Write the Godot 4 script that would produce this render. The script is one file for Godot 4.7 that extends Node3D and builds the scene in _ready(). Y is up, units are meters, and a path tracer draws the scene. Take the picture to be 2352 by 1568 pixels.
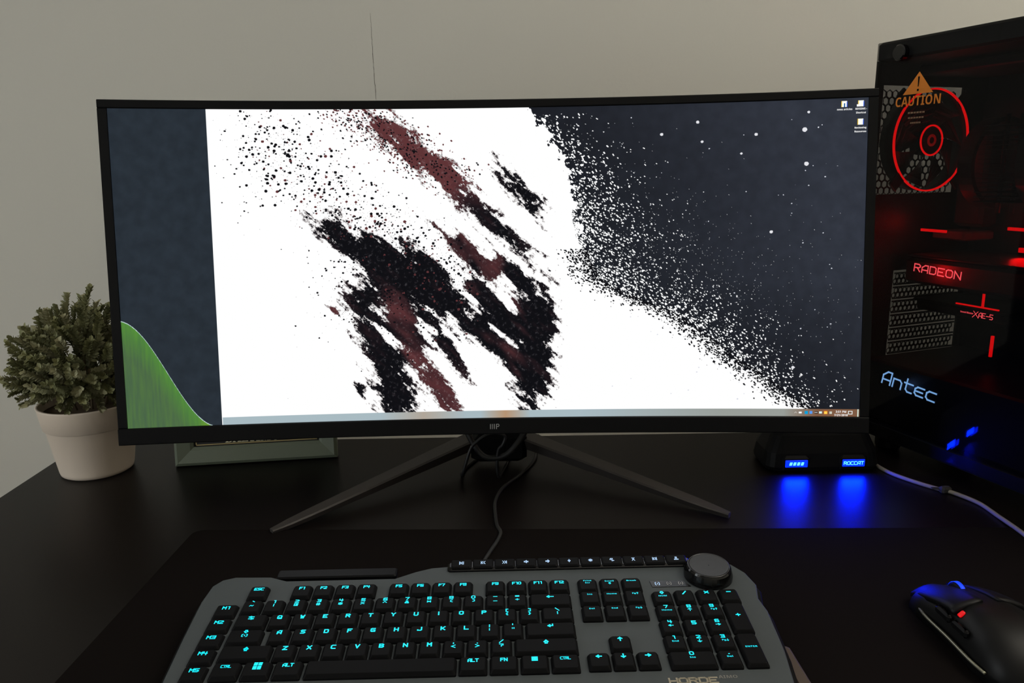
extends Node3D
# A desk at night: curved ultrawide monitor, keyboard, mouse, potted plant, framed picture, glass-sided computer.

const KEY := 0.01905          # key pitch
const SCR_R := 2.98           # radius of the curved screen
const SCR_W := 0.82
const SCR_H := 0.3484
const WALL_Z := -0.42

var rng := RandomNumberGenerator.new()
var M := {}
var names := {}

# ---------------------------------------------------------------- mesh building
class Shape:
	var tris := PackedVector3Array()
	var groups := PackedInt32Array()
	var cols := PackedColorArray()
	var next := 0
	var tint := Color(1, 1, 1)

	func put(list: PackedVector3Array, smooth: bool, closed := true) -> void:
		if closed:
			var v := 0.0
			for i in range(0, list.size(), 3):
				v += list[i].dot(list[i + 1].cross(list[i + 2]))
			if v > 0.0:
				for i in range(0, list.size(), 3):
					var s := list[i + 1]
					list[i + 1] = list[i + 2]
					list[i + 2] = s
		next += 1
		for i in range(0, list.size(), 3):
			groups.append(next if smooth else -1)
		tris.append_array(list)
		for i in list.size():
			cols.append(tint)

	func loft(rings: Array, smooth := false, caps := true, joined := true, xf := Transform3D.IDENTITY) -> void:
		var out := PackedVector3Array()
		var n: int = rings[0].size()
		for k in rings.size() - 1:
			var a: PackedVector3Array = rings[k]
			var b: PackedVector3Array = rings[k + 1]
			for i in (n if joined else n - 1):
				var j := (i + 1) % n
				out.append_array([a[i], b[i], b[j], a[i], b[j], a[j]])
		if caps:
			for e in [0, rings.size() - 1]:
				var r: PackedVector3Array = rings[e]
				var c := Vector3.ZERO
				for p in r:
					c += p
				c /= n
				for i in n:
					var j := (i + 1) % n
					if e == 0:
						out.append_array([c, r[i], r[j]])
					else:
						out.append_array([c, r[j], r[i]])
		for i in out.size():
			out[i] = xf * out[i]
		put(out, smooth, caps)

	func box(c: Vector3, s: Vector3, bev := 0.0, xf := Transform3D.IDENTITY) -> void:
		var h := s * 0.5
		bev = minf(bev, minf(h.x, minf(h.y, h.z)) * 0.8)
		var rings := []
		for lv in ([[-h.y, 0.0], [h.y, 0.0]] if bev <= 0.0 else [[-h.y, bev], [-h.y + bev, 0.0], [h.y - bev, 0.0], [h.y, bev]]):
			var x: float = h.x - lv[1]
			var z: float = h.z - lv[1]
			var r := PackedVector3Array()
			if bev <= 0.0:
				for q in [Vector2(-x, -z), Vector2(x, -z), Vector2(x, z), Vector2(-x, z)]:
					r.append(c + Vector3(q.x, lv[0], q.y))
			else:
				for q in [Vector2(-x + bev, -z), Vector2(x - bev, -z), Vector2(x, -z + bev), Vector2(x, z - bev), Vector2(x - bev, z), Vector2(-x + bev, z), Vector2(-x, z - bev), Vector2(-x, -z + bev)]:
					r.append(c + Vector3(q.x, lv[0], q.y))
			rings.append(r)
		loft(rings, false, true, true, xf)

	# a flat polygon in x, z pulled up from y0 to y1, its upper edge bevelled
	func prism(poly: PackedVector2Array, y0: float, y1: float, bev := 0.0, xf := Transform3D.IDENTITY) -> void:
		var n := poly.size()
		var area := 0.0
		for i in n:
			area += poly[i].cross(poly[(i + 1) % n])
		var inset := PackedVector2Array()
		for i in n:
			var d0 := (poly[i] - poly[(i + n - 1) % n]).normalized()
			var d1 := (poly[(i + 1) % n] - poly[i]).normalized()
			var m := (Vector2(-d0.y, d0.x) + Vector2(-d1.y, d1.x)).normalized() * signf(area)
			inset.append(poly[i] + m * bev)
		var out := PackedVector3Array()
		var rings := [[poly, y0], [poly, y1 - bev], [inset, y1]]
		if bev <= 0.0:
			rings = [[poly, y0], [poly, y1]]
		for k in rings.size() - 1:
			var a: PackedVector2Array = rings[k][0]
			var b: PackedVector2Array = rings[k + 1][0]
			for i in n:
				var j := (i + 1) % n
				var p0 := Vector3(a[i].x, rings[k][1], a[i].y)
				var p1 := Vector3(b[i].x, rings[k + 1][1], b[i].y)
				var p2 := Vector3(b[j].x, rings[k + 1][1], b[j].y)
				var p3 := Vector3(a[j].x, rings[k][1], a[j].y)
				out.append_array([p0, p1, p2, p0, p2, p3])
		for e in [0, rings.size() - 1]:
			var q: PackedVector2Array = rings[e][0]
			var t := Geometry2D.triangulate_polygon(q)
			for i in range(0, t.size(), 3):
				var a := Vector3(q[t[i]].x, rings[e][1], q[t[i]].y)
				var b := Vector3(q[t[i + 1]].x, rings[e][1], q[t[i + 1]].y)
				var c := Vector3(q[t[i + 2]].x, rings[e][1], q[t[i + 2]].y)
				# caps must wind against the sides they close
				var up := (b - a).cross(c - a).y > 0.0
				var want: bool = (e != 0) == (area > 0.0)
				if up == want:
					out.append_array([a, b, c])
				else:
					out.append_array([a, c, b])
		for i in out.size():
			out[i] = xf * out[i]
		put(out, false)

	# profile of (radius, height) turned round y
	func lathe(profile: Array, sides := 32, smooth := true, xf := Transform3D.IDENTITY) -> void:
		var rings := []
		for p in profile:
			var r := PackedVector3Array()
			for i in sides:
				var a := TAU * i / sides
				r.append(Vector3(cos(a) * p[0], p[1], sin(a) * p[0]))
			rings.append(r)
		loft(rings, smooth, true, true, xf)

	# profile of (radius, height) that comes back to its start: a ring
	func torus(profile: Array, sides := 40, smooth := true, xf := Transform3D.IDENTITY) -> void:
		var rings := []
		for i in sides + 1:
			var a := TAU * i / sides
			var r := PackedVector3Array()
			for p in profile:
				r.append(xf * Vector3(cos(a) * p[0], p[1], sin(a) * p[0]))
			rings.append(r)
		var keep := tris.size()
		loft(rings, smooth, false)
		# turn outwards
		var part := tris.slice(keep)
		var v := 0.0
		for i in range(0, part.size(), 3):
			v += (part[i] - xf.origin).dot((part[i + 1] - xf.origin).cross(part[i + 2] - xf.origin))
		if v > 0.0:
			for i in range(keep, tris.size(), 3):
				var s := tris[i + 1]
				tris[i + 1] = tris[i + 2]
				tris[i + 2] = s

	func tube(path: Array, radius: float, sides := 10, flat := 1.0) -> void:
		var rings := []
		var side := Vector3.ZERO
		for i in path.size():
			var d: Vector3 = (path[mini(i + 1, path.size() - 1)] - path[maxi(i - 1, 0)]).normalized()
			if side == Vector3.ZERO:
				side = d.cross(Vector3.UP if absf(d.y) < 0.9 else Vector3.RIGHT).normalized()
			side = (side - d * side.dot(d)).normalized()
			var up := side.cross(d).normalized()
			var r := PackedVector3Array()
			for k in sides:
				var a := TAU * k / sides
				r.append(path[i] + side * cos(a) * radius + up * sin(a) * radius * flat)
			rings.append(r)
		loft(rings, true)

	func quad(a: Vector3, b: Vector3, c: Vector3, d: Vector3) -> void:
		put(PackedVector3Array([a, b, c, a, c, d]), false, false)

	func mesh(coloured := false) -> ArrayMesh:
		var st := SurfaceTool.new()
		st.begin(Mesh.PRIMITIVE_TRIANGLES)
		for i in tris.size():
			st.set_smooth_group(groups[i / 3])
			if coloured:
				st.set_color(cols[i])
			st.add_vertex(tris[i])
		st.generate_normals()
		return st.commit()

func smooth_path(points: Array, steps := 6) -> Array:
	var out := []
	for i in points.size() - 1:
		var p0: Vector3 = points[maxi(i - 1, 0)]
		var p1: Vector3 = points[i]
		var p2: Vector3 = points[i + 1]
		var p3: Vector3 = points[mini(i + 2, points.size() - 1)]
		for k in steps:
			var t := float(k) / steps
			out.append(p1.cubic_interpolate(p2, p0, p3, t))
	out.append(points[-1])
	return out

func rounded(w: float, d: float, r: float, seg := 3) -> PackedVector2Array:
	var out := PackedVector2Array()
	for q in [[1, 1, 0.0], [-1, 1, 0.5], [-1, -1, 1.0], [1, -1, 1.5]]:
		for k in seg + 1:
			var a: float = PI * (q[2] + 0.5 * k / seg)
			out.append(Vector2(q[0] * (w * 0.5 - r) + cos(a) * r, q[1] * (d * 0.5 - r) + sin(a) * r))
	return out

# ---------------------------------------------------------------- lettering
const GLYPH := {
	"A": "0,0 0,4 2,6 4,6 4,0;0,2 4,2", "B": "0,0 0,6 3,6 4,5 3,3 4,2 4,1 3,0 0,0;0,3 3,3", "C": "4,6 1,6 0,5 0,1 1,0 4,0", "D": "0,0 0,6 3,6 4,5 4,1 3,0 0,0",
	"E": "4,6 0,6 0,0 4,0;0,3 3,3", "F": "4,6 0,6 0,0;0,3 3,3", "G": "4,6 1,6 0,5 0,1 1,0 4,0 4,3 2,3", "H": "0,0 0,6;4,0 4,6;0,3 4,3", "I": "2,0 2,6", "J": "4,6 4,1 3,0 0,0 0,1",
	"K": "0,0 0,6;4,6 1,3 4,0;0,3 1,3", "L": "0,6 0,0 4,0", "M": "0,0 0,6 2,3 4,6 4,0", "N": "0,0 0,6 4,0 4,6", "O": "1,0 0,1 0,5 1,6 3,6 4,5 4,1 3,0 1,0",
	"P": "0,0 0,6 3,6 4,5 4,4 3,3 0,3", "Q": "1,0 0,1 0,5 1,6 3,6 4,5 4,1 3,0 1,0;2,2 4,0", "R": "0,0 0,6 3,6 4,5 4,4 3,3 0,3;2,3 4,0", "S": "4,6 1,6 0,5 1,3 3,3 4,2 4,1 3,0 0,0",
	"T": "0,6 4,6;2,6 2,0", "U": "0,6 0,1 1,0 3,0 4,1 4,6", "V": "0,6 2,0 4,6", "W": "0,6 1,0 2,4 3,0 4,6", "X": "0,0 4,6;0,6 4,0", "Y": "0,6 2,3 4,6;2,3 2,0", "Z": "0,6 4,6 0,0 4,0",
	"0": "1,0 0,1 0,5 1,6 3,6 4,5 4,1 3,0 1,0", "1": "1,6 2.5,6 2.5,0", "2": "0,6 3,6 4,5 4,4 0,1 0,0 4,0", "3": "0,6 4,6 4,0 0,0;1,3 4,3", "4": "0,6 0,3 4,3;3,6 3,0",
	"5": "4,6 0,6 0,3 3,3 4,2 4,1 3,0 0,0", "6": "4,6 1,6 0,5 0,0 4,0 4,3 0,3", "7": "0,6 4,6 1.5,0", "8": "0,0 0,6 4,6 4,0 0,0;0,3 4,3", "9": "4,3 0,3 0,6 4,6 4,1 3,0 0,0",
	"n": "0,0 0,4 3,4 4,3 4,0", "t": "1,6 1,1 2,0 4,0;0,4 4,4", "e": "4,0 1,0 0,1 0,3 1,4 4,4;0,2 3.5,2", "c": "4,0 1,0 0,1 0,3 1,4 4,4", "a": "0,0 0,4 2,6 4,6 4,0;0,2 4,2",
	"-": "0,3 4,3", "_": "0,0 4,0", "=": "0,4 4,4;0,2 4,2", "+": "0,3 4,3;2,1 2,5", "[": "3,6 1,6 1,0 3,0", "]": "1,6 3,6 3,0 1,0", "{": "3,6 2,6 2,4 1,3 2,2 2,0 3,0", "}": "1,6 2,6 2,4 3,3 2,2 2,0 1,0",
	"\\": "0,6 4,0", "/": "0,0 4,6", "|": "2,0 2,6", ";": "2,4 2,5;2,0 2,2", ":": "2,1 2,2;2,4 2,5", "'": "2,4 2,6", "\"": "1,4 1,6;3,4 3,6", ",": "2,0 2,2", ".": "1.8,0 2.2,0", "<": "4,6 0,3 4,0", ">": "0,6 4,3 0,0",
	"?": "0,6 4,6 4,3 2,3 2,2;2,0 2,0.4", "!": "2,6 2,2;2,0 2,0.4", "@": "4,0 0,0 0,6 4,6 4,2 2,2 2,4 4,4", "#": "1,0 1,6;3,0 3,6;0,2 4,2;0,4 4,4", "$": "4,5 0,5 0,3 4,3 4,1 0,1;2,0 2,6", "%": "0,0 4,6;0,5 1,5;3,1 4,1",
	"^": "0,3 2,6 4,3", "&": "4,0 1,4 1,6 3,6 3,4 0,2 0,0 3,0 4,2", "*": "0,1 4,5;0,5 4,1;0,3 4,3", "(": "3,6 1,5 1,1 3,0", ")": "1,6 3,5 3,1 1,0", "`": "1,6 3,4", "~": "0,2 1,4 3,2 4,4",
	"x": "0,1 4,5;0,5 4,1",
	"left": "5,3 0,3;2,5 0,3 2,1", "right": "0,3 5,3;3,5 5,3 3,1", "up": "2,0 2,6;0,4 2,6 4,4", "down": "2,6 2,0;0,2 2,0 4,2", "shift": "2,6 0,3 1,3 1,0 3,0 3,3 4,3 2,6", "return": "5,6 5,3 0,3;2,5 0,3 2,1",
	"tab": "0,5 5,5;2,6 0,5 2,4;0,1 5,1;3,2 5,1 3,0", "back": "7,3 0,3;2,5 0,3 2,1", "lock": "2,0 0,3 1,3 1,6 3,6 3,3 4,3 2,0", "menu": "0,0 0,6 5,6 5,0 0,0;1.6,1.4 3.4,1.4;1.6,3 3.4,3;1.6,4.6 3.4,4.6",
	"play": "0,0 0,6 3,3 0,0;4,0 4,6;6,0 6,6", "prev": "0,0 0,6;3,6 1,3 3,0;6,6 4,3 6,0", "next": "0,6 2,3 0,0;3,6 5,3 3,0;6,0 6,6", "mute": "0,2 2,2 3.5,0 3.5,6 2,4 0,4 0,2;4.5,2 6,4;4.5,4 6,2", "loud": "0,2 2,2 3.5,0 3.5,6 2,4 0,4 0,2;4.5,1.5 5.4,3 4.5,4.5",
	"mic": "2,3 2,6;0.5,4 0.5,2.5 2,1.5 3.5,2.5 3.5,4;2,1.5 2,0", "sun": "2,2 4,2 4,4 2,4 2,2;3,5 3,6;3,0 3,1;0,3 1,3;5,3 6,3;1,1 1.4,1.4;5,5 4.6,4.6;1,5 1.4,4.6;5,1 4.6,1.4", "ear": "0,3 1,6 4,6 4,4 1,4;2,2 6,1 3,0", "fan": "0,6 4,6;1,4 3,4;0,0 2,3 4,0", "box": "0,0 0,6;1.5,1 1.5,5 4.5,5 4.5,1 1.5,1;6,0 6,6", "man": "2,3 4,3 4,6 2,6 2,3;0,0 6,0 6,1 0,1",
	"mode": "1,6 0,5 0,1 1,0;5,6 6,5 6,1 5,0;3,2 3,4", "game": "3,0 0,3 1,3 1,6;3,3 5,3;6,6 7,5"
}

# strokes of even width laid flat in x, y; facing +z. Returns the width in glyph units.
func strokes(b: Shape, glyphs: Array, size: Vector2, thick: float, gap := 1.6, xf := Transform3D.IDENTITY, centred := true, slant := 0.0) -> float:
	var total := 0.0
	var advs := []
	for g in glyphs:
		var wmax := 0.0
		for line in GLYPH[g].split(";"):
			for p in line.split(" "):
				wmax = maxf(wmax, float(p.split(",")[0]))
		if g in ["I", "|", "1", "'", ",", ".", ";", ":", "!"]:
			wmax = 4.0 if glyphs.size() == 1 else 3.0
		advs.append(wmax)
		total += wmax + gap
	total -= gap
	var x := -total * 0.5 if centred else 0.0
	var sx := size.x / 4.0
	var sy := size.y / 6.0
	for k in glyphs.size():
		for line in GLYPH[glyphs[k]].split(";"):
			var pts := []
			for p in line.split(" "):
				var c: PackedStringArray = p.split(",")
				var py := (float(c[1]) - 3.0) * sy
				pts.append(Vector2((x + float(c[0])) * sx + py * slant, py))
			for i in pts.size() - 1:
				var a: Vector2 = pts[i]
				var e: Vector2 = pts[i + 1]
				var d: Vector2 = (e - a).normalized() if a.distance_to(e) > 1e-7 else Vector2.RIGHT
				a -= d * thick * 0.5
				e += d * thick * 0.5
				var n := Vector2(-d.y, d.x) * thick * 0.5
				var q := [a + n, e + n, e - n, a - n]
				var w := []
				for v in q:
					w.append(xf * Vector3(v.x, v.y, 0))
				b.quad(w[0], w[1], w[2], w[3])
		x += advs[k] + gap
	return total

func text_mesh(s: String, height: float, stretch := 1.0, bold := true, face := "Droid Sans", centred := true) -> ArrayMesh:
	var f := SystemFont.new()
	f.font_names = PackedStringArray([face])
	f.font_weight = 700 if bold else 400
	var t := TextMesh.new()
	t.text = s
	t.font = f
	t.font_size = 64
	t.pixel_size = 0.001
	t.depth = 0.0
	t.curve_step = 4.0
	t.horizontal_alignment = HORIZONTAL_ALIGNMENT_CENTER if centred else HORIZONTAL_ALIGNMENT_LEFT
	var arr := t.get_mesh_arrays()
	var v: PackedVector3Array = arr[Mesh.ARRAY_VERTEX]
	var k := height / 0.046
	for i in v.size():
		v[i] *= Vector3(k * stretch, k, k)
	arr[Mesh.ARRAY_VERTEX] = v
	var out := ArrayMesh.new()
	out.add_surface_from_arrays(Mesh.PRIMITIVE_TRIANGLES, arr)
	return out

# ---------------------------------------------------------------- nodes
func mat(colour: Color, rough := 0.6, metal := 0.0, spec := 0.5) -> StandardMaterial3D:
	var m := StandardMaterial3D.new()
	m.albedo_color = colour
	m.roughness = rough
	m.metallic = metal
	m.metallic_specular = spec
	return m

func glow(colour: Color, energy: float) -> StandardMaterial3D:
	var m := StandardMaterial3D.new()
	m.albedo_color = Color(0.02, 0.02, 0.02)
	m.roughness = 0.5
	m.emission_enabled = true
	m.emission = colour
	m.emission_energy_multiplier = energy
	return m

func rgb(r: int, g: int, b: int) -> Color:
	return Color(r / 255.0, g / 255.0, b / 255.0)

func thing(called: String, label: String, category: String, at := Transform3D.IDENTITY, group := "") -> Node3D:
	var o := Node3D.new()
	names[called] = names.get(called, -1) + 1
	o.name = called if names[called] == 0 else "%s_%03d" % [called, names[called]]
	o.transform = at
	o.set_meta("label", label)
	o.set_meta("category", category)
	if group:
		o.set_meta("group", group)
	add_child(o)
	return o

func part(parent: Node3D, called: String, what, m: Material, at := Transform3D.IDENTITY, label := "") -> MeshInstance3D:
	var o := MeshInstance3D.new()
	o.name = called
	o.mesh = what.mesh() if what is Shape else what
	o.material_override = m
	o.transform = at
	if label:
		o.set_meta("label", label)
	parent.add_child(o, true)
	return o

func struct(called: String, c: Vector3, s: Vector3, m: Material) -> MeshInstance3D:
	var b := Shape.new()
	b.box(Vector3.ZERO, s)
	var o := part(self, called, b, m, Transform3D(Basis(), c))
	o.set_meta("kind", "structure")
	return o

func area(parent: Node3D, at: Transform3D, size: Vector2, colour: Color, energy: float) -> void:
	var l := AreaLight3D.new()
	l.name = "light"
	l.area_size = size
	l.area_normalize_energy = true
	l.light_color = colour
	l.light_energy = energy
	l.shadow_enabled = true
	l.transform = at
	l.set("area_range", 8.0)
	parent.add_child(l, true)

func omni(parent: Node3D, at: Vector3, colour: Color, energy: float, size := 0.01) -> void:
	var l := OmniLight3D.new()
	l.name = "light"
	l.light_color = colour
	l.light_energy = energy
	l.light_size = size
	l.omni_range = 6.0
	l.omni_attenuation = 2.0
	l.shadow_enabled = true
	l.position = at
	parent.add_child(l, true)

func at(x: float, y: float, z: float) -> Transform3D:
	return Transform3D(Basis(), Vector3(x, y, z))

# ================================================================ the scene
func _ready() -> void:
	rng.seed = 20180721
	camera_and_light()
	materials()
	room()
	desk()
	monitor()
	computer()
	keyboard()
	plant()
	picture()
	hub()
	mouse()
	cables()

func camera_and_light() -> void:
	var cam := Camera3D.new()
	cam.name = "camera"
	cam.fov = 47.79
	cam.near = 0.02
	cam.far = 30.0
	cam.position = Vector3(0.0173, 0.3962, 0.8482)
	cam.basis = Basis(Vector3.UP, -0.0046) * Basis(Vector3.RIGHT, -0.2227) * Basis(Vector3.BACK, -0.0148)
	add_child(cam)
	cam.current = true
	var env := Environment.new()
	env.background_mode = Environment.BG_COLOR
	env.background_color = Color(0, 0, 0)
	env.ambient_light_source = Environment.AMBIENT_SOURCE_DISABLED
	env.tonemap_mode = Environment.TONE_MAPPER_LINEAR
	env.tonemap_exposure = 1.0
	env.sdfgi_enabled = true
	env.ssao_enabled = true
	env.ssil_enabled = true
	var we := WorldEnvironment.new()
	we.name = "environment"
	we.environment = env
	add_child(we)

const LAMP_ENERGY := 5.2
const WINDOW_ENERGY := 1.5
const SCREEN_ENERGY := 0.02

func materials() -> void:
	M.wall = mat(Color(0.785, 0.78, 0.75), 0.9, 0.0, 0.3)
	var n := FastNoiseLite.new()
	n.seed = 3
	n.frequency = 0.05
	n.fractal_octaves = 4
	var nt := NoiseTexture2D.new()
	nt.width = 512
	nt.height = 512
	nt.seamless = true
	nt.noise = n
	var bump: NoiseTexture2D = nt.duplicate()
	bump.as_normal_map = true
	bump.bump_strength = 1.5
	M.wall.normal_enabled = true
	M.wall.normal_texture = bump
	M.wall.normal_scale = 0.12
	M.wall.uv1_triplanar = true
	M.wall.uv1_world_triplanar = true
	M.wall.uv1_scale = Vector3(4, 4, 4)
	M.ceiling = mat(Color(0.86, 0.85, 0.83), 0.9)
	M.floor = mat(Color(0.62, 0.57, 0.51), 0.7)
	M.crack = mat(Color(0.36, 0.34, 0.31), 0.95)
	M.desk = mat(rgb(16, 12, 11), 0.36, 0.0, 0.3)
	M.mat_cloth = mat(rgb(20, 17, 16), 0.95, 0.0, 0.1)
	M.plastic = mat(rgb(13, 13, 14), 0.5, 0.0, 0.25)
	M.plastic_dark = mat(rgb(10, 10, 11), 0.5, 0.0, 0.25)
	M.leg_metal = mat(rgb(58, 54, 52), 0.5, 0.3, 0.5)
	M.logo_grey = mat(rgb(150, 150, 150), 0.5)
	M.plate = mat(rgb(72, 77, 79), 0.6, 0.0, 0.25)
	M.keycap = mat(rgb(13, 13, 14), 0.6, 0.0, 0.2)
	M.gloss_black = mat(rgb(10, 10, 11), 0.12, 0.0, 0.5)
	M.cyan = glow(Color(0.0, 0.93, 1.0), 1.15)
	M.white_led = glow(Color(0.72, 0.85, 1.0), 1.1)
	M.cable = mat(rgb(16, 16, 17), 0.5)
	M.cable_grey = mat(rgb(128, 122, 112), 0.65)
	M.steel_black = mat(rgb(20, 20, 21), 0.45, 0.0, 0.4)
	M.red = glow(Color(1.0, 0.03, 0.05), 2.6)
	M.red_dim = glow(Color(0.9, 0.05, 0.05), 0.5)
	M.red_text = glow(Color(1.0, 0.33, 0.36), 4.0)

func room() -> void:
	var t := 0.1
	var wb := struct("wall_back", Vector3(0.3, 0.55, WALL_Z - t / 2), Vector3(4.4, 2.8, t), M.wall)
	struct("wall_left", Vector3(-1.9 - t / 2, 0.55, 1.15), Vector3(t, 2.8, 3.3), M.wall)
	struct("wall_right", Vector3(2.5 + t / 2, 0.55, 1.15), Vector3(t, 2.8, 3.3), M.wall)
	struct("wall_front", Vector3(0.3, 0.55, 2.7 + t / 2), Vector3(4.4, 2.8, t), M.wall)
	struct("floor", Vector3(0.3, -0.74 - t / 2, 1.15), Vector3(4.6, t, 3.4), M.floor)
	struct("ceiling", Vector3(0.3, 1.76 + t / 2, 1.15), Vector3(4.6, t, 3.4), M.ceiling)
	# hairline crack in the plaster above the screen
	var c := Shape.new()
	var prev := Vector3(-0.1876, 0.6299, WALL_Z + 0.0002)
	for k in 26:
		var y := 0.6299 - 0.00488 * (k + 1)
		var x := -0.1876 + 0.00010 * (k + 1) + rng.randf_range(-0.0007, 0.0007)
		var p := Vector3(x, y, WALL_Z + 0.0002)
		var w := 0.00012 + 0.00025 * rng.randf() * minf(1.0, k / 12.0)
		c.quad(prev + Vector3(-w, 0, 0), prev + Vector3(w, 0, 0), p + Vector3(w, 0, 0), p + Vector3(-w, 0, 0))
		prev = p
	part(wb, "crack", c, M.crack, at(-0.3, -0.55, -(WALL_Z - t / 2)))
	floor_lamp(Vector3(1.5, -0.74, 0.65), "tall floor lamp throwing its light up to the ceiling right of the computer tower", LAMP_ENERGY, Color(1.0, 0.98, 0.94))
	# a curtained window in the left wall, behind the camera
	var b := Shape.new()
	for q in [[0.0, 1.06, 1.36, 0.06], [0.0, -0.14, 1.36, 0.06]]:
		b.box(Vector3(q[0], q[1], 0), Vector3(0.05, q[3], q[2]), 0.004)
	for z in [-0.65, 0.0, 0.65]:
		b.box(Vector3(0, 0.46, z), Vector3(0.05, 1.2, 0.06), 0.004)
	var w := part(self, "window_1", b, M.ceiling, at(-1.88, 0, 1.25))
	w.set_meta("kind", "structure")
	b = Shape.new()
	var rings := []
	for k in 61:
		var z := lerpf(-0.66, 0.66, k / 60.0)
		var x := 0.05 + 0.012 * sin(k * 1.05)
		rings.append(PackedVector3Array([Vector3(x, -0.17, z), Vector3(x, 1.1, z), Vector3(x + 0.002, 1.1, z), Vector3(x + 0.002, -0.17, z)]))
	b.loft(rings)
	part(w, "window_curtain", b, glow(Color(0.95, 0.98, 1.0), 0.5))
	area(w, Transform3D(Basis(Vector3.UP, -PI / 2), Vector3(0.08, 0.46, 0)), Vector2(1.25, 1.2), Color(0.97, 0.99, 1.0), WINDOW_ENERGY)

func floor_lamp(where: Vector3, label: String, energy: float, colour: Color) -> void:
	var lamp := thing("floor_lamp", label, "lamp", Transform3D(Basis(), where))
	var b := Shape.new()
	b.lathe([[0.13, 0.0], [0.13, 0.012], [0.12, 0.02], [0.015, 0.03]], 36, false)
	part(lamp, "base", b, M.plastic)
	b = Shape.new()
	b.lathe([[0.011, 0.03], [0.011, 1.79]], 16)
	part(lamp, "pole", b, M.plastic)
	b = Shape.new()
	b.lathe([[0.02, 1.79], [0.06, 1.795], [0.13, 1.83], [0.17, 1.88], [0.165, 1.88], [0.125, 1.84], [0.055, 1.815]], 40)
	part(lamp, "lamp_shade", b, M.plastic)
	b = Shape.new()
	b.lathe([[0.05, 1.815], [0.05, 1.845], [0.045, 1.85]], 28, false)
	part(lamp, "bulb", b, glow(colour, 1.0))
	area(lamp, Transform3D(Basis(Vector3.RIGHT, PI / 2), Vector3(0, 1.882, 0)), Vector2(0.24, 0.24), colour, energy)

func desk() -> void:
	var d := thing("desk", "dark brown almost black desk with a satin top against the wall", "desk", at(0.3, 0, 0.1))
	var b := Shape.new()
	b.box(Vector3(0.0235, -0.016, 0.0), Vector3(1.9, 0.032, 0.71), 0.0015)
	part(d, "tabletop", b, M.desk)
	for x in [-0.88, 0.92]:
		for z in [-0.32, 0.32]:
			b = Shape.new()
			b.box(Vector3(x, -0.386, z), Vector3(0.05, 0.708, 0.05), 0.003)
			part(d, "leg", b, M.desk)
	# stretched cloth mat under keyboard and mouse
	var m := thing("desk_mat", "wide black cloth desk mat under the keyboard and mouse", "desk mat", Transform3D(Basis(Vector3.UP, -0.03), Vector3(0.13, 0, 0.235)))
	b = Shape.new()
	b.prism(rounded(0.95, 0.35, 0.012, 4), 0.0, 0.003, 0.0008)
	part(m, "cloth", b, M.mat_cloth)

# ---------------------------------------------------------------- monitor
func on_screen(s: float, t: float, o: float) -> Vector3:
	var a := s / SCR_R
	return Vector3(SCR_R * sin(a) - o * sin(a), t, SCR_R * (1.0 - cos(a)) + o * cos(a))

func curved(b: Shape, s0: float, s1: float, t0: float, t1: float, o0: float, o1: float, n := 24, bev := 0.001) -> void:
	var rings := []
	for k in n + 1:
		var s := lerpf(s0, s1, float(k) / n)
		var r := PackedVector3Array()
		for q in [[t0 + bev, o0], [t1 - bev, o0], [t1, o0 + bev], [t1, o1 - bev], [t1 - bev, o1], [t0 + bev, o1], [t0, o1 - bev], [t0, o0 + bev]]:
			r.append(on_screen(s, q[0], q[1]))
		rings.append(r)
	b.loft(rings)

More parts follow.
